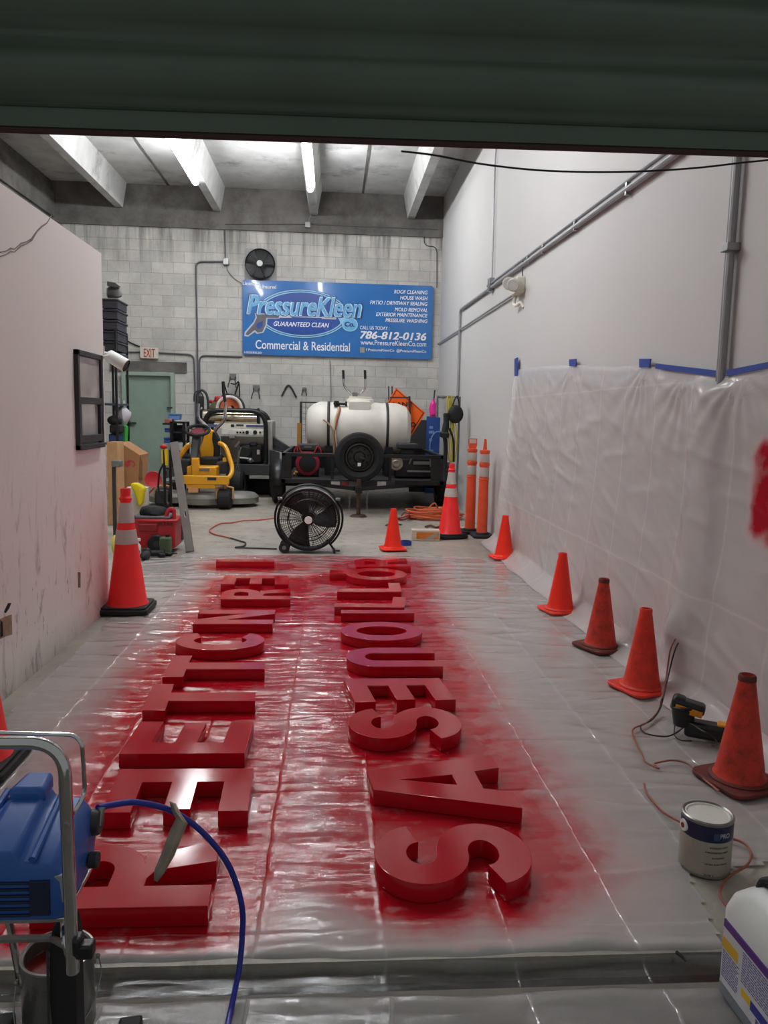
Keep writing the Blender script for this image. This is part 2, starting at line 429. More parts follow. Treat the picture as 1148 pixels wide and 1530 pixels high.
# window in the partition
def win():
    q = [X(110, 523, OFFX), X(148, 530, OFFX), X(150, 667, OFFX), X(113, 674, OFFX)]
    y0, y1 = (q[0].y+q[3].y)/2, (q[1].y+q[2].y)/2
    z1, z0 = (q[0].z+q[1].z)/2, (q[2].z+q[3].z)/2
    fr = MB(); t = .035
    for c, s in (((0, (y0+y1)/2, z1-t/2), (.05, y1-y0, t)), ((0, (y0+y1)/2, z0+t/2), (.06, y1-y0, t)), ((0, y0+t/2, (z0+z1)/2), (.05, t, z1-z0)), ((0, y1-t/2, (z0+z1)/2), (.05, t, z1-z0))):
        fr.box((OFFX+.004, c[1], c[2]), s)
    w = struct(fr.build('window_1', M_dgrey, bevel=.003))
    zm = z0+(z1-z0)*.50
    s = MB(); s.box((OFFX+.004, (y0+y1)/2, zm), (.045, y1-y0-.04, .045)); s.build('sash_rail', M_dgrey, w, bevel=.003)
    s = MB(); s.box((OFFX+.012, (y0+y1)/2, z0+.07), (.03, y1-y0-.06, .05)); s.box((OFFX+.010, y0+.05, (z0+zm)/2), (.03, .03, zm-z0-.05)); s.box((OFFX+.010, y1-.05, (z0+zm)/2), (.03, .03, zm-z0-.05)); s.build('lower_sash', M_dgrey, w, bevel=.003)
    g = MB(); g.box((OFFX-.004, (y0+y1)/2, (z0+zm)/2), (.016, y1-y0-.05, zm-z0-.04)); g.box((OFFX+.008, (y0+y1)/2, (zm+z1)/2), (.006, y1-y0-.05, z1-zm-.04))
    g.build('window_pane', mat('office_glass', (176, 174, 172), 0.08, var=0.25, nscale=3, spec=0.6), w, flat=True)
win()
# roller door hanging half open across the opening
def roller():
    Mg = mat('dark_green_slat_paint', (70, 82, 70), 0.42, var=0.15, nscale=3)
    za, zb = D(0, 200, 2.0), D(1148, 237, 2.0)
    tilt = (zb.z-za.z)/(zb.x-za.x); z00 = za.z - tilt*za.x
    prof = []; P = .166; zz = .058
    for k in range(9):
        for t, d in ((0, 0), (.08, .004), (.2, -.012), (.35, -.028), (.5, -.034), (.65, -.028), (.8, -.012), (.9, .004)):
            prof.append((d, zz + (k+t)*P))
    def strip(profile, x0=-1.9, x1=2.3, th=.002):
        b = MB()
        v = []
        for x in (x0, x1): v.append([b.bm.verts.new((x, 1.99+d, z00+tilt*x+h)) for d, h in profile])
        for k in range(len(profile)-1): b.bm.faces.new((v[0][k], v[1][k], v[1][k+1], v[0][k+1]))
        return b
    dr = strip(prof).build('door_1', Mg, ang=60); struct(dr)
    m = dr.modifiers.new('thick', 'SOLIDIFY'); m.thickness = .0015
    b = strip([(.006, .012), (-.012, .012), (-.014, .03), (-.012, .056), (.006, .06)]); o = b.build('bottom_bar', Mg, dr)
    b = strip([(.004, 0), (-.008, .001), (-.01, .008), (-.008, .012), (.004, .013)]); b.build('bottom_seal', mat('red_brown_rubber_seal', (58, 36, 32), 0.8), dr)
    b = strip([(-.015, .057), (-.02, .061), (-.015, .065)]); b.build('slat_lip', Mg, dr)
roller()
# ================================================================= LIGHTS
M_led = emit('led_diffuser', (250, 252, 255), 66.0)
lampz = ZB-.07
la0, la1 = F(252, 214, lampz), F(298, 273, lampz)
lb0, lb1 = F(455, 221, lampz), F(466, 283, lampz)
def lamp(name, x, y0, y1, label):
    r = thing(name, label, 'ceiling light', (x, (y0+y1)/2, lampz+.07), 0, 'LED strip lights under the ceiling beams')
    b = MB(); b.box((x, (y0+y1)/2, lampz+.055), (.035, y1-y0, .03)); b.build('lamp_housing', M_white, r, bevel=.004)
    b = MB(); b.cyl((x, y0+.02, lampz), (x, y1-.02, lampz), .05, n=20); b.build('diffuser', M_led, r)
    return r
xa, xb = (la0.x+la1.x)/2, (lb0.x+lb1.x)/2
lamp('ceiling_led_light', xa, la0.y-.25, la1.y, 'glowing white LED strip light under the second beam from the left')
lamp('ceiling_led_light', xb, lb0.y-.25, lb1.y, 'glowing white LED strip light under the third beam from the left')
lamp('ceiling_led_light', xa, 5.6, 8.0, 'LED strip light in line with the left one, nearer the roller door')  # this one and the next are added, out of view, to light the room
lamp('ceiling_led_light', xb, 5.6, 8.0, 'LED strip light in line with the right one, nearer the roller door')
print('LAMPS', la0, la1, lb0, lb1, 'ZS', ZS, 'ZB', ZB, 'beams', beam_x)
wd = bpy.data.worlds.new('dusk'); SC.world = wd; wd.use_nodes = True
bg = wd.node_tree.nodes['Background']; bg.inputs[0].default_value = (0.74, 0.78, 0.76, 1); bg.inputs[1].default_value = 0.27
SC.view_settings.view_transform = 'Standard'; SC.view_settings.look = 'None'; SC.view_settings.gamma = 1.0
SC.view_settings.use_curve_mapping = False; SC.view_settings.exposure = 0.30
SC.cycles.use_denoising = True
SC.cycles.max_bounces = 8; SC.cycles.transparent_max_bounces = 12
# ================================================================= RED SIGN LETTERS ON THE FLOOR SHEET
LT0, LT = 0.006, 0.068
def red_paint():
    m, nt, bs = base('wet_red_paint')
    v = coords(nt); n = tex(nt, 7, 5, v); f = tex(nt, 420, 2, v)
    c = mixc(nt, n.outputs[0], lin((172, 8, 26)), lin((190, 14, 36)))
    nt.links.new(c, bs.inputs['Base Color'])
    nt.links.new(ramp(nt, n.outputs[0], [(0.3, 0.06), (0.7, 0.12)]), bs.inputs['Roughness'])
    bs.inputs['Coat Weight'].default_value = 0.0; bs.inputs['Coat Roughness'].default_value = 0.22
    bump(nt, bs, f.outputs[0], 0.05, 0.0012)
    return m
M_red = red_paint()
S_ = .2
def g_I(w): return [[(0, 0), (w, 0), (w, 1), (0, 1)]]
def g_L(w): return [[(0, 0), (w, 0), (w, S_*.92), (S_*1.05, S_*.92), (S_*1.05, 1), (0, 1)]]
def g_T(w): a = S_*1.05; return [[(w/2-a/2, 0), (w/2+a/2, 0), (w/2+a/2, 1-S_), (w, 1-S_), (w, 1), (0, 1), (0, 1-S_), (w/2-a/2, 1-S_)]]
def g_E(w): a = S_*1.05; return [[(0, 0), (w, 0), (w, S_), (a, S_), (a, .42), (w*.95, .42), (w*.95, .6), (a, .6), (a, 1-S_), (w, 1-S_), (w, 1), (0, 1)]]
def g_N(w): a = S_*1.0; return [[(0, 0), (a, 0), (a, .62), (w-a*1.05, 0), (w, 0), (w, 1), (w-a, 1), (w-a, .38), (a*1.05, 1), (0, 1)]]
def g_A(w):
    a = S_*1.1; t = .15
    return [[(0, 0), (a, 0), (a+.07*w, .2), (w-a-.07*w, .2), (w-a, 0), (w, 0), (w/2+t, 1), (w/2-t, 1)],
            [(a+.135*w, .375), (w-a-.135*w, .375), (w/2, .80)]]
def g_O(w): return [ell(w/2, .5, w/2, .5, 56), ell(w/2, .5, w/2-S_, .5-S_*.95, 44)]
def g_U(w):
    r = w/2; ri = r-S_; k = [(0, 1), (0, r*.95)] + [(r - r*math.cos(PI*i/20), r*.95 - r*.95*math.sin(PI*i/20)) for i in range(1, 20)] + [(w, r*.95), (w, 1), (w-S_, 1), (w-S_, r*.95)]
    k += [(r + ri*math.cos(PI*i/16), r*.95 - (r*.95-S_)*math.sin(PI*i/16)) for i in range(1, 16)] + [(S_, r*.95), (S_, 1)]
    return [k]
def stroke(path, th):
    L, R = [], []
    for i, p in enumerate(path):
        a, b = path[max(i-1, 0)], path[min(i+1, len(path)-1)]
        t = Vector((b[0]-a[0], b[1]-a[1])).normalized(); n = Vector((-t.y, t.x))*th/2
        L.append((p[0]+n.x, p[1]+n.y)); R.append((p[0]-n.x, p[1]-n.y))
    return [L + R[::-1]]
def g_C(w):
    h = S_/2
    return [ell(w/2, .5, w/2, .5, 40, math.radians(38), math.radians(322)) + ell(w/2, .5, w/2-S_, .5-S_, 34, math.radians(322-14), math.radians(38+14))]
def g_S(w):
    s = S_*1.0; rx, ry = w/2-s/2, (1-1.5*s*1.0)/4+.0
    ry = (1-s)/4
    cy1, cy2 = 1-s/2-ry, s/2+ry
    up = [(w/2+rx*.94*math.cos(a), cy1+ry*math.sin(a)) for a in [math.radians(12+(270-12)*i/30) for i in range(31)]]
    lo = [(w/2+rx*math.cos(a), cy2+ry*math.sin(a)) for a in [math.radians(90-(90+168)*i/30) for i in range(1, 31)]]
    return stroke(up+lo, s)
def g_R(w):
    s = S_; b = w*.93; rb = .285; cy = 1-rb
    bowl = [(b-rb+rb*math.cos(a), cy+rb*math.sin(a)) for a in [math.radians(90-180*i/18) for i in range(19)]]
    outer = [(0, 0), (s, 0), (s, .40), (.40*w, .40), (.52*w, .36), (w-s*1.25, 0), (w, 0), (.76*w, .40), (.80*w, .445)] + bowl[::-1][1:] + [(0, 1)]
    ri = rb-s*.9; hole = [(s, 1-s*.9)] + [(b-rb+ri*math.cos(a), cy+ri*math.sin(a)) for a in [math.radians(90-180*i/12) for i in range(13)]] + [(s, 1-2*rb+s*.9)]
    return [outer, hole]
def g_Q(w):
    o = g_O(w); outer = o[0]; tail = [(w*.52, 1.0), (w*.52, 1.26), (w*.78, 1.26), (w*.78, .92)]
    pts = [p for p in outer]
    i0 = min(range(len(pts)), key=lambda i: (pts[i][0]-w*.78)**2+(pts[i][1]-.92)**2)
    i1 = min(range(len(pts)), key=lambda i: (pts[i][0]-w*.50)**2+(pts[i][1]-1.0)**2)
    return [pts[:i0+1] + [(w*.78, 1.26), (w*.5, 1.26)] + pts[i1:], o[1]]
def quad(nl, nr, fl, fr): return [F(*p, LT) for p in (nl, nr, fl, fr)]
def bbox(l, r, yn, yf):
    x0, x1 = F(*l, LT).x, F(*r, LT).x; xm = (l[0]+r[0])/2
    y0, y1 = F(xm, yn, LT).y, F(xm, yf, LT).y
    return [Vector((x0, y0, LT)), Vector((x1, y0, LT)), Vector((x0, y1, LT)), Vector((x1, y1, LT))]
q1r, q1f = F(310, 1353, LT), F(329, 1254, LT); off = Vector((-.5, 0, 0))
LETTERS = [
 ('R', g_R, 0, [q1r+off, q1r, q1f+off, q1f], 'red block letter R in the left row, nearest the door and beside the blue sprayer'),
 ('E', g_E, 1, quad((150, 1214), (370, 1211), (180, 1149), (379, 1148)), 'red block letter E in the left row with arms pointing at the nearest R'),
 ('E', g_E, 0, quad((178, 1126), (365, 1125), (211, 1078), (379, 1078)), 'red block letter E in the left row with its arms pointing at the letter T'),
 ('T', g_T, 0, quad((213, 1061), (379, 1061), (229, 1022), (383, 1022)), 'red block letter T in the left row, directly behind the letter E'),
 ('T', g_T, 0, quad((243, 1011), (394, 1011), (259, 979.5), (397, 979.5)), 'red block letter T in the left row, directly in front of the letter C'),
 ('C', g_C, 0, bbox((262, 958), (395, 957), 971, 943), 'curved red block letter C, the only one in the left row'),
 ('N', g_N, 0, quad((288, 932), (407, 932), (299, 911), (412, 911)), 'red block letter N with its slanted bar, in the left row behind the C'),
 ('R', g_R, 0, quad((330, 895), (434, 895), (333, 879), (434, 879)), 'small-looking far red block letter R in the left row, behind the N'),
 ('E', g_E, 1, quad((330, 872.6), (431, 872.6), (336, 859.6), (430, 859.6)), 'far red block letter E in the left row, near its end, behind the far R'),
 ('I', g_I, 0, quad((323, 838.7), (410, 838.7), (324, 835.6), (410, 835.6)), 'plain red bar letter I lying alone at the far end of the left row'),
 ('S', g_S, 0, bbox((559.5, 1270), (803, 1297), 1322, 1231), 'large red block letter S at the near end of the right row'),
 ('A', g_A, 0, quad((568, 1207), (780, 1207), (541, 1128), (734, 1128)), 'red block letter A with a triangular opening, in the right row'),
 ('S', g_S, 0, bbox((521, 1083), (692, 1086), 1104, 1057), 'red block letter S in the right row, between the A and the E'),
 ('E', g_E, 1, quad((531, 1049), (681, 1045), (514, 1014), (656, 1013)), 'red block letter E in the right row, the only E in that row'),
 ('U', g_U, 1, quad((519, 995.6), (662, 995.6), (517, 967.6), (644.6, 967.6)), 'round-ended red block letter U in the right row, behind the E'),
 ('O', g_O, 0, bbox((509.5, 944), (632, 945), 956.6, 929), 'round red block letter O with an oval hole, behind the U'),
 ('I', g_I, 0, quad((510, 916), (619, 916), (510, 911.2), (618, 911.2)), 'plain red bar letter I in the right row, directly behind the O'),
 ('L', g_L, 0, quad((500, 906.5), (604, 907.5), (501, 892), (607, 892)), 'red block letter L in the right row, behind the bar letter I'),
 ('L', g_L, 0, quad((504, 884), (600, 884), (505, 871), (597, 871)), 'red block letter L in the right row, in front of the letter Q'),
 ('Q', g_Q, 0, bbox((517, 857), (608, 858), 866, 848.8), 'far oval red block letter Q with a tail at its left, in the right row'),
 ('R', g_R, 0, quad((532, 846), (614, 846), (528, 834), (606, 834)), 'red block letter R at the far end of the right row, behind the Q'),
]
paint_pts = []
for ch, fn, flip, (nl, nr, fl, fr), label in LETTERS:
    hgt = ((nr-nl).length+(fr-fl).length)/2; wid = ((fl-nl).length+(fr-nr).length)/2
    a = wid/hgt
    c00, c10, c01, c11 = (fl, nl, fr, nr) if flip else (nr, fr, nl, fl)
    def mp(u, v):
        u /= a
        return c00*(1-u)*(1-v) + c10*u*(1-v) + c01*(1-u)*v + c11*u*v
    ctr = (nl+nr+fl+fr)/4; ctr.z = LT0
    loops = []
    for lp in fn(a):
        q = []
        for p in lp:
            w_ = mp(*p); q.append((w_.x-ctr.x, w_.y-ctr.y))
        loops.append(q)
        for p, q2 in zip(q, q[1:]+q[:1]):
            n = max(1, int(math.dist(p, q2)/.03))
            for k in range(n): paint_pts.append((ctr.x+p[0]+(q2[0]-p[0])*k/n, ctr.y+p[1]+(q2[1]-p[1])*k/n))
    me = curve_mesh(loops, (LT-LT0)/2-.0015, .0015)
    me.transform(Matrix.Translation((0, 0, (LT-LT0)/2)))
    o = finish('sign_letter', me, M_red, ang=30); o.location = ctr
    tag(o, label, 'sign letter', 'red sign letters drying on the plastic sheet')
# ================================================================= PLASTIC SHEETS
def film(name, milk, paintcol, streak_scale, fold=0.34, bstr=0.6, gloss=1.3, vertical=False):
    m, nt, bs = base(name)
    nt.nodes.remove(bs)
    out = nt.nodes['Material Output']
    v = coords(nt)
    at = nd(nt, 'ShaderNodeAttribute', attribute_name='paint')
    sp = nd(nt, 'ShaderNodeSeparateXYZ'); nt.links.new(v, sp.inputs[0])
    w1 = tex(nt, 1.0, 7, coords(nt, streak_scale), 0.62, 0.6)
    w2 = tex(nt, 1.0, 4, coords(nt, tuple(s*3.1 for s in streak_scale)), 0.6, 0.8)
    w3 = tex(nt, 5.0, 4, v, 0.6, 0.5)
    h = mth(nt, 'ADD', mth(nt, 'MULTIPLY', w1.outputs[0], 0.8), mth(nt, 'MULTIPLY', w2.outputs[0], 0.15))
    h = mth(nt, 'ADD', h, mth(nt, 'MULTIPLY', w3.outputs[0], 0.8))
    vo = tex(nt, 1.0, 4, coords(nt, tuple(s_*.55 for s_ in streak_scale)), typ='ShaderNodeTexVoronoi')
    h = mth(nt, 'ADD', mth(nt, 'MULTIPLY', h, 0.7), mth(nt, 'MULTIPLY', vo.outputs['Distance'], 0.0 if vertical else 0.9))
    # packing folds: a grid of sharp creases
    cr = None
    for ax, per in ((1 if vertical else 0, fold), (2 if vertical else 1, fold*2.3)):
        wob = mth(nt, 'MULTIPLY', w3.outputs[0], 0.03)
        t = mth(nt, 'FRACT', mth(nt, 'DIVIDE', mth(nt, 'ADD', sp.outputs[ax], wob), per))
        d = mth(nt, 'ABSOLUTE', mth(nt, 'SUBTRACT', t, 0.5))
        k = ramp(nt, d, [(0.0, 1.0), (0.012/per*0.5, 0.3), (0.02/per, 0.0)])
        cr = k if cr is None else mth(nt, 'MAXIMUM', cr, k)
    h = mth(nt, 'ADD', h, mth(nt, 'MULTIPLY', cr, 0.12 if vertical else 0.8))
    b = nd(nt, 'ShaderNodeBump'); b.inputs['Strength'].default_value = bstr; b.inputs['Distance'].default_value = 0.008 if vertical else 0.005
    nt.links.new(h, b.inputs['Height'])
    # crumpled film breaks into small flat facets, each tilted its own way
    nrm = b.outputs[0]
    for fs, amt in ((0.7, 0.085), (1.9, 0.11)):
        vf = tex(nt, 1.0, 4, coords(nt, tuple(s_*fs for s_ in streak_scale), (0, 0, 0.12) if not vertical else (0.5, 0, 0)), typ='ShaderNodeTexVoronoi')
        d_ = nd(nt, 'ShaderNodeVectorMath', operation='SUBTRACT'); nt.links.new(vf.outputs['Color'], d_.inputs[0]); d_.inputs[1].default_value = (0.5, 0.5, 0.5)
        e_ = nd(nt, 'ShaderNodeVectorMath', operation='SCALE'); nt.links.new(d_.outputs[0], e_.inputs[0]); e_.inputs['Scale'].default_value = amt*(1.6 if vertical else 1.0)
        a_ = nd(nt, 'ShaderNodeVectorMath', operation='ADD'); nt.links.new(nrm, a_.inputs[0]); nt.links.new(e_.outputs[0], a_.inputs[1])
        z_ = nd(nt, 'ShaderNodeVectorMath', operation='NORMALIZE'); nt.links.new(a_.outputs[0], z_.inputs[0]); nrm = z_.outputs[0]
    mist = tex(nt, 9, 5, v, 0.6)
    pf = mth(nt, 'MULTIPLY', at.outputs['Fac'], ramp(nt, mist.outputs[0], [(0.25, 0.7), (0.7, 1.15)]), clamp=True)
    col = mixc(nt, ramp(nt, pf, [(0.0, 0.0), (0.3, 0.36), (0.6, 0.8), (0.9, 1.0)]), lin((236, 231, 228)), paintcol)
    op = mth(nt, 'ADD', mth(nt, 'MULTIPLY', pf, 0.80), mth(nt, 'ADD', milk, mth(nt, 'MULTIPLY', cr, 0.10)), clamp=True)
    op = mth(nt, 'SUBTRACT', op, mth(nt, 'MULTIPLY', mth(nt, 'MAXIMUM', mth(nt, 'MULTIPLY', at.outputs['Fac'], -1.0), 0.0), 0.40), clamp=True)
    df = nd(nt, 'ShaderNodeBsdfDiffuse'); nt.links.new(col, df.inputs['Color'])
    tr = nd(nt, 'ShaderNodeBsdfTransparent')
    mx = nd(nt, 'ShaderNodeMixShader'); nt.links.new(op, mx.inputs[0]); nt.links.new(tr.outputs[0], mx.inputs[1]); nt.links.new(df.outputs[0], mx.inputs[2])
    gl = nd(nt, 'ShaderNodeBsdfGlossy'); gl.inputs['Roughness'].default_value = 0.06; nt.links.new(nrm, gl.inputs['Normal'])
    fr = nd(nt, 'ShaderNodeFresnel'); fr.inputs['IOR'].default_value = 1.5
    ff = mth(nt, 'MULTIPLY', fr.outputs[0], gloss, clamp=True)
    m2 = nd(nt, 'ShaderNodeMixShader'); nt.links.new(ff, m2.inputs[0]); nt.links.new(mx.outputs[0], m2.inputs[1]); nt.links.new(gl.outputs[0], m2.inputs[2])
    nt.links.new(m2.outputs[0], out.inputs['Surface'])
    return m
def sst(a, b, x):
    t = min(max((x-a)/(b-a), 0), 1); return t*t*(3-2*t)
def ridge(x, y, z, f):
    return 1-abs(noise.noise(Vector((x*f[0], y*f[1], z))))*2
kd = kdtree.KDTree(len(paint_pts))
for i, p in enumerate(paint_pts): kd.insert((p[0], p[1], 0), i)
kd.balance()
def sheet_floor():
    nx, ny = 250, 420
    x0, x1, y0, y1 = -1.9, 2.02, 1.25, 8.12
    bm = bmesh.new(); g = []
    ly = bm.verts.layers.float.new('paint')
    for j in range(ny+1):
        row = []
        y = y0 + (y1-y0)*(j/ny)**1.35
        for i in range(nx+1):
            x = x0 + (x1-x0)*i/nx
            r1 = ridge(x, y, 3.0, (1.6, 5.5)); r2 = ridge(x+9, y, 7.0, (5, 14)); r3 = noise.noise(Vector((x*.9, y*.9, 2)))
            d = kd.find((x, y, 0))[2]
            lift = sst(.07, .26, d)
            z = .003 + lift*(.007*max(r1-.6, 0)/.4 + .0015*max(r2-.6, 0)/.4 + .003*(r3+.5)) + .0005*(r2)
            z = max(z, .0015)
            gd = abs(y-1.878+.022*noise.noise(Vector((x*1.6, 7, 3)))+.012*noise.noise(Vector((x*6, 2, 3))))
            if gd < .14: z = z*.5 - .040*(1-sst(.035, .085, gd)) * (.75+.5*noise.noise(Vector((x*3, 1, 1)))) + .014*math.exp(-((gd-.105)/.03)**2)*(.6+noise.noise(Vector((x*6, 4, 2))))
            v = bm.verts.new((x, y, z)); row.append(v)
            nz = .5+.5*noise.noise(Vector((x*2.3, y*2.3, 5)))
            hz = math.exp(-(d/(.20+.16*nz))**2)
            core = math.exp(-(d/.085)**2)
            mid = .58*sst(-1.5, -.7, x)*(1-sst(.7, 1.25, x))*sst(1.85, 2.5, y)
            pink = .05*sst(-1.6, -1.2, x)*sst(2.0, 3.5, y)
            v[ly] = min(1, .85*core + .44*hz + mid*(.55+.5*nz) + pink)
            if y < 2.0: v[ly] = -1.0*(1-sst(.04, .09, gd))+ (v[ly] if gd > .09 else 0)
            if y < 1.84: v[ly] = -.35 - .65*(1-sst(.04, .09, gd))
        g.append(row)
    def inside(x, y):
        e = .018*noise.noise(Vector((y*4, 3, 1)))
        xl = -1.55 + e if y < 5.72 else -1.55 - .28*sst(5.72, 6.3, y) + e
        xr = 1.0 + (y-1.25)*.18 if y < 2.28 else 1.19 + .86*sst(2.28, 2.44, y)
        yf = 8.02 + .05*noise.noise(Vector((x*2.2, 0, 4))) + .06*noise.noise(Vector((x*.8, 3, 4)))
        if x < -.9: yf -= .25*sst(-.9, -1.75, x)*0 
        return xl < x < xr + e and y < yf
    for j in range(ny):
        for i in range(nx):
            q = (g[j][i], g[j][i+1], g[j+1][i+1], g[j+1][i])
            cx, cy = (q[0].co.x+q[2].co.x)/2, (q[0].co.y+q[2].co.y)/2
            if inside(cx, cy): bm.faces.new(q)
    bmesh.ops.delete(bm, geom=[v for v in bm.verts if not v.link_faces], context='VERTS')
    me = bpy.data.meshes.new('plastic_sheet'); bm.to_mesh(me); bm.free()
    o = finish('plastic_sheet', me, film('clear_plastic_floor', 0.42, lin((178, 12, 30)), (5.0, 26.0, 8.0), 0.36, 1.0))
    tag(o, 'wrinkled clear plastic drop sheet with red overspray covering the concrete floor', 'plastic sheet')
sheet_floor()
WX = XR-.025
tops = [(770, 553), (800, 549), (857, 545), (910, 549), (966, 545), (980, 549), (1075, 563), (1092, 560), (1148, 547)]
tw = [X(px, py, WX) for px, py in tops]; tw.sort(key=lambda p: p.y)
tw = [Vector((WX, 1.9, tw[0].z+.05))] + tw
def topz(y):
    for a, b in zip(tw, tw[1:]):
        if y <= b.y: return a.z + (b.z-a.z)*max(0, (y-a.y)/(b.y-a.y))
    return tw[-1].z
TAPES = [X(772, 548, WX), X(857, 541, WX), X(966, 543, WX), X(1028, 555, WX), X(1110, 555, WX)]
blot = (X(1148, 735, WX).y, X(1141, 735, WX).y, X(1130, 660, WX).z, X(1130, 808, WX).z)
CONE_PX = [(753, 835), (837, 915), (897, 970), (958, 1032), (1104, 1172)]
OUTY, OUTZ = X(1050, 938, XR).y, X(1050, 938, XR).z
def sheet_wall():
    ny, ns = 300, 130
    yA, yB = 2.38, tw[-1].y
    bm = bmesh.new(); ly = bm.verts.layers.float.new('paint'); g = []
    cones = [F(*p) for p in CONE_PX]
    for i in range(ny+1):
        t = i/ny; y = yA+(yB-yA)*t; zt = topz(y); row = []
        for k in range(ns+1):
            s = k/ns
            drop = s*(zt+.28)
            yy = y + (.45*sst(.85, 1, t))*s
            if drop < zt-.11: z = zt-drop; x = WX - .03*s - .055*sst(.35, 1.0, drop/(zt-.11))
            else:
                q = (drop-(zt-.11))/.39
                a = min(q, 1)
                z = .098*(1-a)**1.7 + .012; x = WX - .085 - .17*a**1.25 - .05*a*noise.noise(Vector((yy*1.7, 2, 2)))
            sw = 0
            for tp in TAPES:          # swags gathered at each tape
                dy, dz = yy-tp.y, tp.z-z
                rr = math.hypot(dy, dz)+.02
                sw += math.sin(math.atan2(dy, dz)*16+tp.y*9)*.009*math.exp(-rr/.42)
            w1 = ridge(yy*1.0+z*1.5, z-yy*.35, 1.0, (1.1, 4.6)); w2 = ridge(yy+z*.6+5, z-yy*.45, 4.0, (2.6, 11))
            amp = sst(0, .06, s)*(1-.6*sst(.9, 1, s))
            x -= amp*(.006*max(w1-.45, 0)/.55 + .002*max(w2-.5, 0)/.5 + .008) + sw*amp
            x -= .055*math.exp(-((yy-OUTY)/.20)**2)*sst(0, .04, s)*(1-.9*sst(.9, 1, s)) + .05*math.exp(-((yy-OUTY)/.09)**2-((z-OUTZ)/.12)**2)
            v = bm.verts.new((min(x, WX), yy, max(z, .010))); row.append(v)
            pm = .09*sst(.25, 1.0, s)*(1+noise.noise(Vector((yy*1.4, z*2, 2))))
            for c in cones:
                r = math.hypot(yy-c.y-.35, (z-.16)*.75)
                pm = max(pm, .24*math.exp(-(r/.33)**2)*(.7+.6*noise.noise(Vector((yy*3, z*3, 8)))))
            wob = .035*noise.noise(Vector((yy*9, z*9, 1)))
            by = 1-sst(blot[1]-.02, blot[1]+.13, yy+wob)
            bz = sst(blot[3]-.05, blot[3]+.07, z+wob)*(1-sst(blot[2]-.05, blot[2]+.05, z+wob))
            pm = max(pm, 1.0*by*bz)
            v[ly] = min(max(pm, 0), 1)
        g.append(row)
    for i in range(ny):
        for k in range(ns): bm.faces.new((g[i][k], g[i+1][k], g[i+1][k+1], g[i][k+1]))
    me = bpy.data.meshes.new('plastic_sheet'); bm.to_mesh(me); bm.free()
    o = finish('plastic_sheet', me, film('clear_plastic_wall', 0.52, lin((170, 14, 36)), (2.0, 3.0, 18.0), 0.5, 0.5, gloss=0.7, vertical=True))
    tag(o, 'translucent plastic sheet taped along the right wall with a red blot at the edge', 'plastic sheet')
sheet_wall()
M_tape = mat('blue_masking_tape', (36, 64, 150), 0.6)
def tape(px, label):
    pts = [X(a, b, WX-.004) for a, b in px]
    me = MB(); M = Matrix(((0, 0, -1, WX-.008), (1, 0, 0, 0), (0, 1, 0, 0), (0, 0, 0, 1)))
    me.prism([(p.y, p.z) for p in pts], M, -.004, .004)
    return tag(me.build('masking_tape', M_tape, flat=True), label, 'tape', 'blue tape strips holding the wall sheet')
tape([(770, 536), (774.5, 534), (774.5, 562), (770, 562)], 'upright blue tape at the far corner of the wall sheet')
tape([(852, 537), (862, 536), (862, 547), (852, 547)], 'small square of blue tape, second from the far end of the wall sheet')
tape([(957, 536), (974, 536), (972, 549), (957, 549)], 'larger blue tape square beside the long blue strip')
tape([(982, 543), (1075, 554), (1075, 563), (981, 551)], 'long blue tape strip on the far side of the upright conduit')
tape([(1088, 553), (1160, 539), (1160, 548), (1088, 562)], 'long blue tape strip on the near side of the upright conduit')
# ================================================================= TRAFFIC CONES
M_orange = mat('bright_orange_vinyl', (255, 48, 26), 0.42, var=0.08, bmp=0.05, spec=0.4)
M_oworn = mat('worn_orange_vinyl', (226, 52, 32), 0.55, var=0.22, nscale=14, dirt=(120, 50, 34), dirt_amt=0.15)
M_odirty = mat('dirty_orange_vinyl', (206, 52, 32), 0.6, var=0.25, nscale=18, dirt=(70, 36, 26), dirt_amt=0.45)
M_base_d = mat('dirty_cone_base', (120, 44, 32), 0.7, var=0.3, nscale=20, dirt=(52, 34, 28), dirt_amt=0.9)
M_refl = mat('reflective_white_band', (196, 186, 180), 0.35, var=0.06, spec=0.6)
def small_cone(px, rz, label, mb, mbase, lean=0.0):
    p = F(*px); p.z = 0.016
    r = thing('traffic_cone', label, 'traffic cone', p, rz, 'small orange traffic cones')
    b = MB(); M = Matrix.Identity(4)
    b.prism([(x, y) for x, y in rrect(.285, .285, .05)], M, 0, .016)
    b.lathe([(.122, .016), (.118, .024), (.112, .028)], n=36, caps=True)
    b.build('cone_base', mbase, r, bevel=.004, local=True)
    b = MB()
    b.lathe([(.108, .024), (.100, .034), (.094, .06), (.034, .425), (.034, .445), (.030, .452), (.024, .452), (.022, .44), (.08, .05)], n=40)
    b.build('cone_body', mb, r, local=True)
    if mb is M_odirty:
        b = MB(); b.lathe([(.0353, .43), (.0353, .446), (.031, .4545), (.024, .4545)], n=36); b.build('cone_rim', M_base_d, r, local=True)
    return r
small_cone((587, 822), .12, 'small clean orange cone beside the drum fan, standing before the trailer', M_orange, M_orange)
small_cone(CONE_PX[0], .1, 'small clean orange cone at the far end of the wall sheet', M_orange, M_orange)
small_cone(CONE_PX[1], .25, 'small orange cone standing second from the far end of the wall sheet', M_orange, M_oworn)
small_cone(CONE_PX[2], .45, 'dirty orange cone with brown base, third along the wall sheet', M_odirty, M_base_d)
small_cone(CONE_PX[3], .35, 'small red-orange cone with a clean base beside the hanging power cords', M_oworn, M_oworn)
small_cone(CONE_PX[4], .3, 'dirty orange cone nearest the camera, beside the power sander', M_odirty, M_base_d)
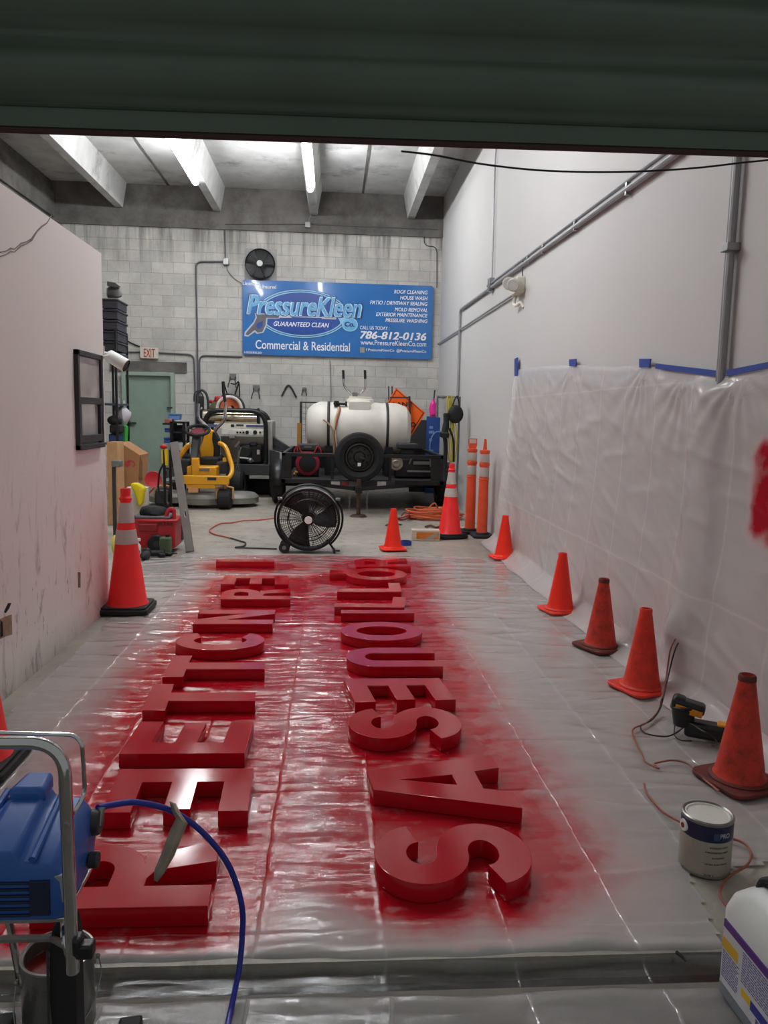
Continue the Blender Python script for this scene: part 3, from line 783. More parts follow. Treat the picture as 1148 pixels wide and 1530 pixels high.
def tall_cone(p, rz, label):
    r = thing('tall_traffic_cone', label, 'traffic cone', Vector((p.x, p.y, 0.012)), rz, 'tall striped traffic cones')
    b = MB(); b.prism(rrect(.36, .36, .04), Matrix.Identity(4), 0, .035); b.prism(rrect(.33, .33, .04), Matrix.Identity(4), .035, .05)
    b.build('cone_base', M_black, r, bevel=.006, local=True)
    R = lambda z: .142 - (.142-.036)*(z-.05)/.78
    b = MB(); b.lathe([(.152, .05), (.148, .058), (R(.075), .07), (R(.81), .81), (.045, .82), (.046, .835), (.040, .842), (.034, .85), (.038, .89), (.034, .905), (.026, .907), (.024, .89)], n=44)
    b.build('cone_body', mat('tall_cone_red_orange', (255, 40, 40), 0.4, var=0.05), r, local=True)
    for z0, z1 in ((.655, .80), (.50, .605)):
        b = MB(); b.lathe([(R(z0)+.0005, z0), (R(z0)+.0025, z0+.002), (R(z1)+.0025, z1-.002), (R(z1)+.0005, z1)], n=44); b.build('reflective_band', M_refl, r, local=True)
    return r
tall_cone(F(191, 913), .0, 'tall cone with two pale bands standing against the scuffed white partition')
tall_cone(F(672, 803), .3, 'tall cone with two pale bands in front of the orange delineator posts')
pc = F(38, 1152); rz = .35
tall_cone(Vector((pc.x-.215, pc.y+.02, 0)), .0, 'tall cone at the left edge beside the blue sprayer, only its black base showing')
# delineator posts
def post(px, rz, label, flat_top):
    p = F(*px); r = thing('delineator_post', label, 'delineator post', p, rz, 'orange delineator posts')
    b = MB(); b.prism(rrect(.34 if flat_top else .26, .34, .05), Matrix.Identity(4), 0, .035); b.cyl((0, 0, .035), (0, 0, .06), .09, .08); b.build('post_base', M_black, r, bevel=.006, local=True)
    Mo = mat('delineator_orange', (226, 82, 44), 0.45)
    b = MB(); b.lathe([(.070, .05), (.066, .06), (.060, .72), (.066, .725), (.066, .735), (.059, .74), (.059, .89), (.065, .895), (.065, .925), (.058, .93), (.058, 1.05), (.064, 1.055), (.064, 1.085), (.03, 1.095), (0.001, 1.096)], n=28); b.build('post_tube', Mo, r, local=True)
    for z0, z1 in ((.76, .875), (.94, 1.04)):
        b = MB(); b.lathe([(.0595, z0), (.0615, z0+.003), (.0615, z1-.003), (.0585, z1)], n=28); b.build('reflective_band', M_refl, r, local=True)
    b = MB()
    if flat_top:
        b.prism([(-.045, 1.09), (.045, 1.09), (.055, 1.14), (.055, 1.22), (-.055, 1.22), (-.055, 1.14)], facing((0, 0, 0)), -.012, .012)
        b.build('post_handle', Mo, r, local=True, bevel=.004)
        b = MB(); b.box((0, -.0135, 1.185), (.085, .004, .05)); b.build('handle_opening', M_refl, r, local=True)
    else:
        b.prism([(-.025, 1.09), (.025, 1.09), (.016, 1.22), (-.012, 1.23)], facing((0, 0, 0)), -.012, .012); b.build('post_handle', Mo, r, local=True, bevel=.004)
post((702, 796), .0, 'orange delineator post with a rectangular grip on top, behind the tall cone', True)
post((720, 802), .0, 'orange delineator post with a narrow fin on top, nearer the right wall', False)
# ================================================================= DRUM FAN
def drum_fan():
    Rr = .335; c = D(461.5, 778, 8.25); c.z = Rr+.03
    r = thing('drum_fan', 'large black drum fan on wheels facing the camera at the end of the letters', 'fan', (c.x, c.y, .004), 0)
    cx, cz = 0, c.z-.004
    yf, yb = -.1, .12
    def ring(R0, y, rad, n=48): return [(cx+R0*math.cos(2*PI*k/n), y, cz+R0*math.sin(2*PI*k/n)) for k in range(n)]
    b = MB(); b.lathe([(Rr*.93, yf), (Rr, yf-.004), (Rr*1.01, yf+.02), (Rr*.985, 0), (Rr*1.01, yb-.02), (Rr, yb), (Rr*.95, yb), (Rr*.955, 0), (Rr*.93, yf)], c=(cx, 0, cz), axis=(0, 1, 0), n=56)
    b.build('drum', M_blk2, r, local=True)
    for nm, y in (('front_grille', yf-.012), ('rear_grille', yb+.006)):
        b = MB(); sgn = 1 if y > 0 else -1
        for k in range(1, 17):
            R0 = Rr*k/16.4; b.tube(ring(R0, y-sgn*.03*(R0/Rr)**2*-1 if False else y, .002), .0021, 4, closed=True)
        for k in range(36):
            a = 2*PI*k/36; b.tube([(cx+.05*math.cos(a), y, cz+.05*math.sin(a)), (cx+Rr*.97*math.cos(a), y, cz+Rr*.97*math.sin(a))], .0026 if k % 6 else .004, 5)
        b.tube(ring(Rr*.66, y-.004, 0), .006, 6, closed=True)
        b.build(nm, M_blk2, r, local=True)
    b = MB(); b.cyl((cx, .0, cz), (cx, yb, cz), .07, .085, 24); b.build('motor', M_blk2, r, local=True)
    for k in range(3):
        bl = MB(); a0 = 2*PI*k/3+2.0; vs = []
        for j in range(9):
            rr = .05+(Rr*.9-.05)*j/8
            for i in range(5):
                a = a0+(i/4-.5)*(1.1-.25*j/8)+.25*j/8
                vs.append((cx+rr*math.cos(a), -.02+.075*(i/4-.5), cz+rr*math.sin(a)))
        bl.hull(vs, [(j*5+i, j*5+i+1, (j+1)*5+i+1, (j+1)*5+i) for j in range(8) for i in range(4)])
        o = bl.build('fan_blade', M_dgrey, r, local=True); m = o.modifiers.new('thick', 'SOLIDIFY'); m.thickness = .004
    b = MB(); b.lathe([(.001, -.012), (.036, -.012), (.042, -.006), (.042, .0)], c=(cx, yf-.014, cz), axis=(0, 1, 0), n=28); hb = b.build('hub_badge', M_white, r, local=True)
    text('badge_lettering', 'TORNADO', facing((cx-.028, yf-.0275, cz-.006)), .056, .012, mat('badge_red', (190, 30, 30), 0.5), hb, bold=.02).data.transform(Matrix.Identity(4))
    # tubular stand curving over the top, wheels and rear foot
    arc = [(cx+(Rr+.045)*math.cos(a), .03, cz+(Rr+.045)*math.sin(a)) for a in [math.radians(-125+(250+110)*k/1) for k in (0,)]]
    arc = [(cx+(Rr+.03)*math.cos(math.radians(a)), .04, cz+(Rr+.03)*math.sin(math.radians(a))) for a in range(-52, 233, 6)]
    b = MB(); b.tube(arc, .012, 8); b.build('stand_frame', M_blk2, r, local=True)
    b = MB(); b.lathe([(Rr*.985, -.09), (Rr*1.0, -.09), (Rr*1.0, .10), (Rr*.985, .10)], c=(cx, 0, cz), axis=(0, 1, 0), n=56)
    b.bm.verts.ensure_lookup_table()
    bmesh.ops.delete(b.bm, geom=[v for v in b.bm.verts if v.co.z < cz+Rr*.5], context='VERTS')
    b.build('label_strip', mat('grey_inner_strip', (170, 170, 174), 0.4), r, local=True)
    for sx in (-1, 1):
        b = MB(); b.cyl((cx+sx*(Rr+.0), .04, cz+.21), (cx+sx*(Rr+.0)-sx*.05, .04, cz+.21), .018, n=12); b.cyl((cx+sx*(Rr-.02), -.0, cz+.215), (cx+sx*(Rr-.02), -.02, cz+.215), .016, n=10); b.build('pivot_knob', M_steel, r, local=True)
    for y in (-.09, .12):
        w = MB(); w.lathe([(.02, -.02), (.052, -.02), (.058, -.012), (.058, .012), (.052, .02), (.02, .02)], c=(cx-.255, y, .06), axis=(0, 1, 0), n=24); w.cyl((cx-.255, y-.022, .06), (cx-.255, y+.022, .06), .022, n=14, m=1); w.build('wheel', [M_black, M_grey], r, local=True)
    b = MB(); b.tube([(cx-.255, -.09, .06), (cx-.255, .12, .06)], .01, 8); b.tube([(cx-.255, .04, .06), (cx-.23, .04, .13)], .012, 8); b.build('axle', M_blk2, r, local=True)
    b = MB(); b.tube(fillet([(cx+.20, .04, .13), (cx+.28, .04, .012), (cx+.28, -.10, .012)], .03), .012, 8); b.tube(fillet([(cx+.28, .04, .012), (cx+.28, .15, .012)], .02), .012, 8); b.box((cx+.30, -.08, .03), (.08, .05, .012)); b.build('rear_foot', M_blk2, r, local=True)
drum_fan()
# ================================================================= PAINT CANS
M_tin = mat('bare_tin', (142, 140, 136), 0.3, 0.75, var=0.15, bmp=0.04)
def wrap(o, c, R):
    """lay a flat lettering mesh (x along, y up) round the can: x -> angle"""
    for v in o.data.vertices:
        a = v.co.x/R; v.co = Vector((c[0]+math.sin(a)*(R+v.co.z), c[1]-math.cos(a)*(R+v.co.z), v.co.y))
def paint_can():
    c = F(1058, 1216, .19); c.z = 0.006; R = .0815
    r = thing('paint_can', 'closed white paint can with a dark blue band, beside the dirty near cone', 'paint can', c, -.22, 'paint cans')
    b = MB(); b.lathe([(R-.003, 0), (R, .003), (R-.001, .01), (R-.001, .178), (R+.0015, .182), (R+.0015, .188), (R-.004, .191), (R-.009, .187), (R-.010, .180)], n=56); b.build('can_body', M_tin, r, local=True)
    b = MB(); b.lathe([(.001, .182), (R-.018, .182), (R-.015, .187), (R-.010, .187)], n=48); b.build('can_lid', mat('white_paint_lid', (226, 222, 212), 0.5, var=0.08), r, local=True)
    lab = MB(); lab.lathe([(R-.0008, .010), (R+.0004, .012), (R+.0004, .126)], n=56); lab.build('paper_label', mat('cream_label', (168, 160, 146), 0.55), r, local=True)
    bl = MB(); bl.lathe([(R+.0004, .126), (R+.0006, .127), (R+.0006, .177), (R-.0008, .178)], n=56); bl.build('blue_band', mat('navy_band', (24, 28, 72), 0.4), r, local=True)
    Mw, Mk = mat('pale_print', (196, 200, 214), 0.5), mat('dark_print', (40, 36, 30), 0.6)
    a0 = math.radians(-24)
    def wtext(nm, s, x, y, w, h, m, bold=0.0):
        me = text_mesh(s, bold); xs = [v.co.x for v in me.vertices]; ys = [v.co.y for v in me.vertices]
        for v in me.vertices:
            v.co = Vector((x+(v.co.x-min(xs))/(max(xs)-min(xs))*w, y+(v.co.y-min(ys))/(max(ys)-min(ys))*h, .0012))
        o = finish(nm, me, m, r, local=True, flat=True); wrap(o, (0, 0), R); return o
    wtext('band_lettering', 'PRO', .022, .142, .036, .016, Mw, .02)
    wtext('label_lettering', 'INTERIOR LATEX', -.008, .106, .062, .006, Mk, .015)
    wtext('label_lettering', 'A PROFESSIONAL PAINT', -.022, .090, .078, .006, Mk, .015)
    wtext('label_lettering', 'EGGSHELL', .0, .072, .045, .005, Mk, .015)
    wtext('label_lettering', 'ULTRA PURE WHITE', -.02, .05, .074, .005, Mk, .01)
    wtext('label_lettering', '3.78 L', -.02, .012, .03, .005, Mk, .01)
    sq = MB()
    for k in range(5):
        a, bb = (.002+k*.0034)/R, (.002+(k+1)*.0034)/R
        q = [(math.sin(t)*(R+.0012), -math.cos(t)*(R+.0012), z) for t, z in ((a, .136), (bb, .136), (bb, .160), (a, .160))]
        sq.hull(q, [(0, 1, 2, 3)])
    sq.build('band_emblem', mat('dim_blue_emblem', (58, 74, 116), 0.5), r, local=True, flat=True)
    e = MB(); a = math.radians(-74)
    ctr = Vector((math.sin(a)*(R+.001), -math.cos(a)*(R+.001), .15)); d = Vector((math.sin(a), -math.cos(a), 0))
    e.cyl(ctr-d*.004, ctr+d*.003, .021, .019, 24); e.cyl(ctr, ctr+d*.006, .010, .008, 18, m=1); e.build('handle_ear', [M_white, mat('ear_red', (120, 30, 30), 0.5)], r, local=True)
paint_can()
def open_can():
    c = F(86, 1425, .19); c.z = 0.006; R = .082
    r = thing('open_paint_can', 'open tin can of red paint below the blue sprayer', 'paint can', c, 0, 'paint cans')
    b = MB(); b.lathe([(R-.003, 0), (R, .003), (R, .182), (R+.002, .186), (R+.001, .191), (R-.004, .192), (R-.008, .188), (R-.009, .182), (R-.005, .178), (R-.004, .10)], n=56); b.build('can_body', M_tin, r, local=True)
    b = MB(); b.lathe([(.001, .150), (R-.006, .150), (R-.0045, .152), (R-.0045, .186)], n=48); b.build('red_paint', mat('liquid_red_paint', (120, 8, 16), 0.15, var=0.1), r, local=True)
    for a in (-62, 118):
        t = math.radians(a); d = Vector((math.sin(t), -math.cos(t), 0)); ctr = d*R + Vector((0, 0, .145))
        e = MB(); e.cyl(ctr-d*.002, ctr+d*.003, .016, .014, 20); e.ball(ctr+d*.008, .007); e.build('handle_ear', M_tin, r, local=True)
    d = Vector((math.sin(math.radians(118)), -math.cos(math.radians(118)), 0)); e = Vector((math.sin(math.radians(-62)), -math.cos(math.radians(-62)), 0))
    n = Vector((math.cos(math.radians(118)), math.sin(math.radians(118)), 0))
    pts = [d*(R+.01)+Vector((0, 0, .145)), d*(R+.014)+Vector((.004, -.01, .10)), d*(R*.8)+Vector((.02, -.06, .05)), Vector((.02, -.10, .03)), e*(R*.9)+Vector((0, -.05, .06)), e*(R+.01)+Vector((0, 0, .145))]
    b = MB(); b.tube(catmull(pts, 8), .0014, 6); b.build('wire_handle', M_steel, r, local=True)
open_can()
# ================================================================= AIRLESS SPRAYER
def sprayer():
    root = thing('paint_sprayer', 'blue airless paint sprayer on a chrome tube cart with black legs', 'paint sprayer', (-.75, 1.5, 0))
    Mb = mat('blue_housing_plastic', (44, 92, 170), 0.42, var=0.08, bmp=0.06, bscale=300)
    Mbd = mat('dark_blue_vent_plastic', (20, 32, 62), 0.5)
    yf, yb = 1.5, 1.74
    xr, xl = -.535, -.80
    # shell built of cross sections along depth
    def section(y, zt, zb, w0, w1):
        cxm = (xr+xl)/2
        hw = (xr-xl)/2*w0
        return [(cxm-hw*w1, y, zb), (cxm-hw, y, zb+(zt-zb)*.35), (cxm-hw*.97, y, zb+(zt-zb)*.75), (cxm-hw*.80, y, zt-.006), (cxm-hw*.34, y, zt), (cxm-hw*.24, y, zt+.022), (cxm+hw*.24, y, zt+.022), (cxm+hw*.34, y, zt), (cxm+hw*.80, y, zt-.006), (cxm+hw*.97, y, zb+(zt-zb)*.75), (cxm+hw, y, zb+(zt-zb)*.35), (cxm+hw*w1, y, zb)]
    secs = [section(yf, .530, .445, .90, .9), section(yf+.008, .562, .436, .99, .95), section(yf+.06, .578, .436, 1.0, .95), section(yf+.15, .600, .436, 1.0, .95), section(yf+.22, .600, .440, .98, .95), section(yb, .575, .455, .90, .9)]
    b = MB(); n = 12; vs = [v for s in secs for v in s]
    fs = [tuple(range(n))[::-1], tuple(range((len(secs)-1)*n, len(secs)*n))]
    for k in range(len(secs)-1):
        for i in range(n): fs.append((k*n+i, k*n+(i+1) % n, (k+1)*n+(i+1) % n, (k+1)*n+i))
    b.hull(vs, fs); hs = b.build('motor_housing', Mb, root, bevel=.008, seg=3, ang=50)
    cxm = (xr+xl)/2
    b = MB()
    for k in range(6): b.box((cxm-.02, yf-.002, .455+k*.014), (.17, .006, .005))
    b.box((cxm+.085, yf-.002, .492), (.04, .006, .075)); b.build('front_vent', Mbd, hs, bevel=.001)
    b = MB()
    b.tube([(cxm-.07, yf+.005, .571), (cxm-.062, yf+.22, .612)], .008, 8); b.tube([(cxm+.07, yf+.005, .571), (cxm+.062, yf+.22, .612)], .008, 8); b.build('moulded_rib', Mb, hs)
    b = MB(); b.prism([(cxm-.04, yf+.16), (cxm+.04, yf+.16), (cxm+.03, yf+.25), (cxm-.03, yf+.25)], Matrix.Identity(4), .60, .645); b.build('top_ridge', Mb, hs, bevel=.012)
    b = MB(); b.box((xr-.012, yf+.03, .505), (.02, .05, .06)); b.build('side_label', mat('pale_sticker', (150, 156, 160), 0.5), hs, bevel=.002)
    b = MB(); b.box((cxm, (yf+yb)/2+.02, .43), (.255, .25, .012)); b.build('mounting_plate', M_chrome, root, bevel=.003)
    b = MB(); b.cyl((xr-.01, 1.715, .535), (xr+.012, 1.715, .535), .032, .028, 20); b.cyl((xr, 1.66, .475), (xr+.022, 1.66, .475), .018, n=16); b.build('pump_block', M_dgrey, root, bevel=.003)
    # chrome handle frame
    Yt = 1.455
    P = [D(115, 1452, Yt), D(105, 1180, Yt), D(88, 1113, Yt), D(-25, 1106, Yt)]
    P[1].x = P[2].x = (P[1].x+P[2].x)/2; P[0].x = P[1].x+.004
    P[2].z = P[3].z = (P[2].z+P[3].z)/2; P[3].x = P[2].x-.46
    tube = fillet([P[0], Vector((P[1].x, Yt, P[2].z)), Vector((P[3].x, Yt, P[2].z)), Vector((P[3].x-.004, Yt, P[0].z))], .07, 9)
    b = MB(); b.tube(tube, .0125, 14); b.build('handle_frame', M_chrome, root)
    b = MB(); b.cyl((P[0].x, Yt-.017, D(100, 1228, Yt).z), (P[0].x, Yt-.011, D(100, 1228, Yt).z), .006, n=10); b.build('snap_button', M_steel, root)
    Yr = 1.60
    rod = [D(-20, 1094, Yr), D(112, 1098, Yr), D(123, 1112, Yr), D(127, 1186, Yr), D(112, 1212, Yr-.03), D(100, 1228, Yr-.06)]
    b = MB(); b.tube(fillet(rod, .03, 6), .0045, 10); b.build('hose_rack', M_chrome, root)
    # lower frame
    zl = P[0].z
    b = MB(); b.tube(fillet([Vector((P[0].x, Yt, zl+.02)), Vector((P[0].x-.02, Yt+.02, .415)), Vector((cxm+.10, yf+.1, .42)), Vector((cxm+.10, yb, .42))], .03), .010, 10)
    b.tube(fillet([Vector((P[3].x, Yt, zl+.02)), Vector((cxm-.10, yf+.1, .42)), Vector((cxm-.10, yb, .42))], .03), .010, 10)
    b.tube([(cxm-.09, yb-.02, .42), (cxm-.11, yb+.12, .02)], .010, 10); b.tube([(cxm-.2, yb-.02, .42), (cxm-.22, yb+.12, .02)], .010, 10); b.build('lower_frame', M_chrome, root)
    b = MB(); q = D(128, 1418, Yt); b.box(q, (.034, .03, .03)); b.box(q+Vector((-.014, .0, .012)), (.016, .034, .036)); b.build('clamp_knob', M_blk2, root, bevel=.005)
    for px in (92, -160):
        tp = D(px, 1378, 1.585); tp.x = tp.x if px > 0 else -1.02
        b = MB(); prof = [(-.024, .006), (.024, .006), (.026, tp.z-.05), (.02, tp.z-.015), (.008, tp.z), (-.008, tp.z), (-.022, tp.z-.018), (-.03, tp.z-.07), (-.033, tp.z*.5)]
        b.prism(prof, facing((tp.x, 1.585, 0)), -.06, 0); lg = b.build('cart_leg', M_black, root, bevel=.006)
        b = MB(); b.tube([(tp.x-.03, 1.58, tp.z-.06), (tp.x-.034, 1.58, .03)], .003, 6); b.build('leg_rib', M_dgrey, lg)
    b = MB(); b.tube([(P[0].x, Yt, zl+.05), (-.60, 1.60, .33), (-1.0, 1.60, .33), (P[3].x, Yt, zl+.05)], .008, 8); b.build('cross_bar', M_steel, root)
    # intake hose loop hanging at the back
    b = MB(); b.tube(catmull([(-.60, 1.72, .44), (-.60, 1.80, .36), (-.63, 1.79, .26), (-.66, 1.755, .17)], 8), .009, 10); b.build('suction_tube', mat('translucent_hose', (150, 120, 110), 0.35), root)
    # blue outlet hose with a paper tag
    hp = [(146, 1207, 1.72), (170, 1202, 1.76), (205, 1199, 1.80), (255, 1211, 1.84), (300, 1241, 1.86), (340, 1290, 1.87), (361, 1350, 1.87), (362, 1400, 1.86), (357, 1450, 1.83), (347, 1500, 1.77)]
    hv = [D(*p) for p in hp] + [D(341, 1528, 1.72), Vector((-.235, 1.55, .022)), Vector((-.35, 1.3, .02)), Vector((-.5, 1.1, .02))]
    b = MB(); b.tube(catmull(hv, 8), .0075, 12); ho = b.build('outlet_hose', mat('blue_hose_rubber', (38, 44, 150), 0.35), root)
    b = MB(); b.cyl(Vector((-.53, 1.71, .53)), D(152, 1206, 1.725), .010, .009, 12); b.build('hose_fitting', M_steel, ho)
    pl = [(258, 1199), (263, 1213), (272, 1226), (262, 1248), (252, 1274), (238, 1302), (233, 1316)]
    wl_ = [6, 10, 13, 14, 13, 10, 3]
    vs = []
    for (x, y), w_ in zip(pl, wl_):
        for s in (-1, 0, 1): vs.append(D(x+s*w_*.62, y+s*w_*.28, 1.835-(.012 if s == 0 else 0)-.0002*(y-1199)))
    b = MB(); b.hull(vs, [(k*3+i, k*3+i+1, (k+1)*3+i+1, (k+1)*3+i) for k in range(6) for i in range(2)])
    o = b.build('tape_tag', mat('crumpled_tan_tape', (168, 158, 142), 0.8, var=0.2, nscale=30, bmp=0.2), ho, ang=25); m = o.modifiers.new('t', 'SOLIDIFY'); m.thickness = .002
sprayer()
for px, sz, lb in (((8, 1528), (.05, .05, .04), 'black rubber foot end at the lower left corner of the sheet'), ((197, 1530), (.055, .05, .035), 'black rubber foot end lying on the sheet beside the open paint can')):
    p = F(px[0], px[1], .03); b = MB(); b.box((p.x, p.y-.015, sz[2]/2+.012), sz, RZ(.15)); b.cyl((p.x, p.y-.1, .024), (p.x, p.y-.03, .026), .016, n=12)
    tag(b.build('rubber_foot', M_black, bevel=.008), lb, 'rubber foot')
# ================================================================= JUG AT LOWER RIGHT
def jug():
    o = Vector((1.02, 1.80, .008)); Wd, Dp, Hh = .20, .30, .33
    root = thing('plastic_jug', 'white plastic jug with a purple-banded label at the lower right', 'jug', o, .03)
    def sec(z, ix, iy, r):       # rounded rectangle, far-left corner near the origin
        return [(Wd/2+x, -Dp/2+y, z) for x, y in rrect(Wd-2*ix, Dp-2*iy, r, 6)]
    secs = [sec(0, .012, .012, .03), sec(.012, 0, 0, .04), sec(.14, .002, .002, .042), sec(.235, 0, 0, .045), sec(.275, .008, .012, .05), sec(.300, .025, .035, .05), sec(Hh, .05, .07, .045)]
    n = len(secs[0]); b = MB()
    fs = [tuple(range(n))[::-1], tuple(range((len(secs)-1)*n, len(secs)*n))]
    for k in range(len(secs)-1):
        for i in range(n): fs.append((k*n+i, k*n+(i+1) % n, (k+1)*n+(i+1) % n, (k+1)*n+i))
    b.hull([v for s in secs for v in s], fs)
    m, nt, bs = base('translucent_white_jug')
    bs.inputs['Roughness'].default_value = .38; bs.inputs['Subsurface Weight'].default_value = .3; bs.inputs['Subsurface Radius'].default_value = (.03, .03, .03)
    sp = nd(nt, 'ShaderNodeSeparateXYZ'); nt.links.new(coords(nt), sp.inputs[0])
    lv = nd(nt, 'ShaderNodeMapRange'); lv.inputs[1].default_value = .075; lv.inputs[2].default_value = .085; nt.links.new(sp.outputs[2], lv.inputs[0])
    nt.links.new(mixc(nt, lv.outputs[0], lin((150, 158, 168)), lin((226, 228, 224))), bs.inputs['Base Color'])
    body = b.build('jug_body', m, root, local=True, ang=50)
    b = MB(); b.tube(fillet([(.07, -.06, .295), (.07, -.075, .345), (.11, -.19, .345), (.11, -.21, .295)], .03), .014, 10); b.build('jug_handle', M_black, root, local=True)
    b = MB(); b.cyl((.13, -.10, Hh-.01), (.13, -.10, Hh+.03), .03, .029, 24); b.build('screw_cap', M_black, root, local=True, bevel=.003)
    # label on the left face: local frame with x running from the far end towards the camera
    M = facing((-.0022, -.035, 0), (0, -1, 0), (-1, 0, 0))
    def patch(nm, y0, y1, z0, z1, mm, lift=.0, par=None, skew=0):
        q = MB(); q.prism([(y0, z0), (y1, z0), (y1, z1), (y0, z1)], M, -.003, .0006+lift); return q.build(nm, mm, par or lab_parent, local=True, flat=True)
    lab_parent = root
    lab = patch('paper_label', -.0, .225, .045, .215, mat('label_paper', (206, 204, 208), 0.5, var=0.04))
    lab_parent = lab
    patch('purple_band', -.0, .225, .195, .2155, mat('label_purple', (92, 44, 128), 0.5), .0005)
    patch('yellow_block', -.0, .07, .14, .17, mat('label_yellow', (226, 178, 50), 0.5), .0005)
    patch('yellow_sticker', .095, .135, .078, .098, mat('sticker_yellow', (232, 190, 30), 0.5), .0005)
    patch('blue_sticker', .135, .205, .072, .096, mat('sticker_blue', (52, 44, 150), 0.5), .0005)
    Mi = mat('label_ink', (96, 92, 150), 0.6)
    q = MB(); random.seed(3)
    for c0, c1 in ((.006, .078), (.09, .215)):
        z = .186 if c0 > .05 else .132
        while z > (.108 if c0 > .05 else .06):
            x = c0
            while x < c1-.008:
                w_ = random.uniform(.006, .02); w_ = min(w_, c1-x)
                q.prism([(x, z), (x+w_, z), (x+w_, z+.0028), (x, z+.0028)], M, 0, .0012); x += w_+.003
            z -= .0068
    q.build('label_print', Mi, lab, local=True, flat=True); q = MB()
    for k in range(9):
        x = .16+k*.0045; q.prism([(x, .05), (x+.0025*(1 if k % 3 else 1.4), .05), (x+.0025*(1 if k % 3 else 1.4), .068), (x, .068)], M, 0, .0012)
    q.build('barcode', Mi, lab, local=True, flat=True)
jug()
# small dark scrap on the sheet
p = F(1015, 1432); b = MB(); b.tube([p+Vector((-.003, .01, .012)), p+Vector((.004, -.012, .012)), p+Vector((.007, -.026, .011))], [.005, .004, .002], 6)
tag(b.build('black_scrap', M_black), 'tiny black scrap lying on the sheet in front of the jug', 'scrap')
# ================================================================= SANDER, OUTLET, CORDS
M_dyel = mat('tool_yellow', (222, 150, 30), 0.45)
def sander():
    p = F(1056, 1109); root = thing('power_sander', 'black and yellow power sander lying beside the dirty near cone', 'power tool', (p.x, p.y, .014), -.5)
    b = MB(); b.box((.02, 0, .045), (.24, .085, .075)); b.build('tool_body', M_blk2, root, local=True, bevel=.018, seg=3)
    b = MB(); b.cyl((-.105, 0, .05), (-.11, 0, .135), .045, .055, 20); b.cyl((-.11, 0, .135), (-.112, 0, .15), .06, .06, 20); b.build('motor_collar', M_blk2, root, local=True, bevel=.004)
    b = MB(); b.box((-.09, .0, .150), (.15, .08, .05), RY(.18)); b.box((-.13, 0, .165), (.06, .074, .05), RY(.2)); b.build('grip', M_blk2, root, local=True, bevel=.016, seg=3)
    b = MB(); b.box((-.085, -.041, .135), (.12, .008, .03), RY(.18)); b.build('side_badge', M_dyel, root, local=True, bevel=.002)
    b = MB(); b.box((.08, 0, .085), (.08, .06, .012)); b.build('switch_plate', M_dyel, root, local=True, bevel=.004)
    b = MB(); b.box((.12, .0, .088), (.04, .05, .02)); b.build('dust_latch', mat('tool_red', (170, 40, 30), .5), root, local=True, bevel=.003)
    return root
sander()
ob = X(1046, 936, XR)
def outlet():
    root = thing('outlet_box', 'grey outlet box low on the right wall under the plastic, with two plugs', 'outlet', (XR, ob.y, ob.z))
    b = MB(); b.box((-.03, 0, 0), (.06, .075, .13)); b.build('box_body', M_grey, root, local=True, bevel=.004)
    b = MB(); b.box((-.063, 0, 0), (.006, .08, .135)); b.build('cover_plate', M_steel, root, local=True, bevel=.002)
    for z in (.035, -.035):
        b = MB(); b.cyl((-.066, 0, z), (-.074, 0, z), .017, n=18); b.build('socket', M_dgrey, root, local=True)
outlet()
M_cordo = mat('orange_brown_cord', (150, 84, 64), 0.5); M_cordb = mat('black_cord', (28, 26, 28), 0.5)
def gp(px, py, z=.024): return F(px, py, z)
pl0 = Vector((XR-.075, ob.y, ob.z+.035))
def cord(name, pts, r, m, label, plug=None):
    root = MB(); root.tube(catmull(pts, 7), r, 8); o = root.build(name, m); tag(o, label, 'cord')
    if plug:
        b = MB(); b.cyl(plug, plug+Vector((-.055, 0, .0)), .014, .010, 12); b.build('plug', m, o, bevel=.002)
    return o
cord('extension_cord', [pl0+Vector((-.05, 0, 0)), X(1016, 943, 1.90), X(1003, 968, 1.84), X(996, 1010, 1.80), gp(990, 1040, .12), gp(984, 1062, .03), gp(966, 1080), gp(946, 1090), gp(950, 1110), gp(960, 1128), gp(963, 1137), gp(975, 1144), gp(985, 1148), gp(978, 1142, .016), gp(985, 1139), gp(1005, 1136), gp(1026, 1140), gp(1037, 1148), gp(1048, 1160), gp(1062, 1172), gp(1075, 1182)], .0042, M_cordo, 'orange-brown extension cord trailing over the sheet from the wall outlet', pl0)
cord('power_cable', [pl0+Vector((-.05, 0, -.07)), X(1019, 952, 1.92), X(1011, 966, 1.86), X(1005, 985, 1.84), X(999, 1010, 1.81), gp(992, 1040, .13), gp(986, 1060, .04), gp(974, 1076), gp(958, 1084), gp(962, 1094), gp(978, 1099), gp(998, 1100), gp(1012, 1094), gp(1022, 1087), gp(1032, 1086)], .0038, M_cordb, 'black power cord running from the wall outlet to the sander', pl0+Vector((0, 0, -.07)))
sp_ = F(1056, 1109)
cord('power_cable', [gp(1034, 1107), gp(1018, 1106), gp(1008, 1097), gp(1012, 1078, .03), gp(1030, 1080, .10), gp(1050, 1092, .18), gp(1065, 1100, .165), gp(1072, 1112, .11), gp(1064, 1114, .07)], .0032, M_cordb, 'loop of thin black cord curled around the sander')
cord('extension_cord', [gp(963, 1171), gp(966, 1184), gp(977, 1198), gp(990, 1212), gp(1005, 1222), gp(1025, 1232), gp(1040, 1238), gp(1070, 1250), gp(1098, 1254), gp(1116, 1263), gp(1123, 1278), gp(1116, 1293), gp(1098, 1304), gp(1082, 1318), gp(1076, 1336), gp(1085, 1352), gp(1098, 1366), gp(1110, 1376)], .0046, M_cordo, 'orange-brown cord looping behind the white paint can towards the jug')
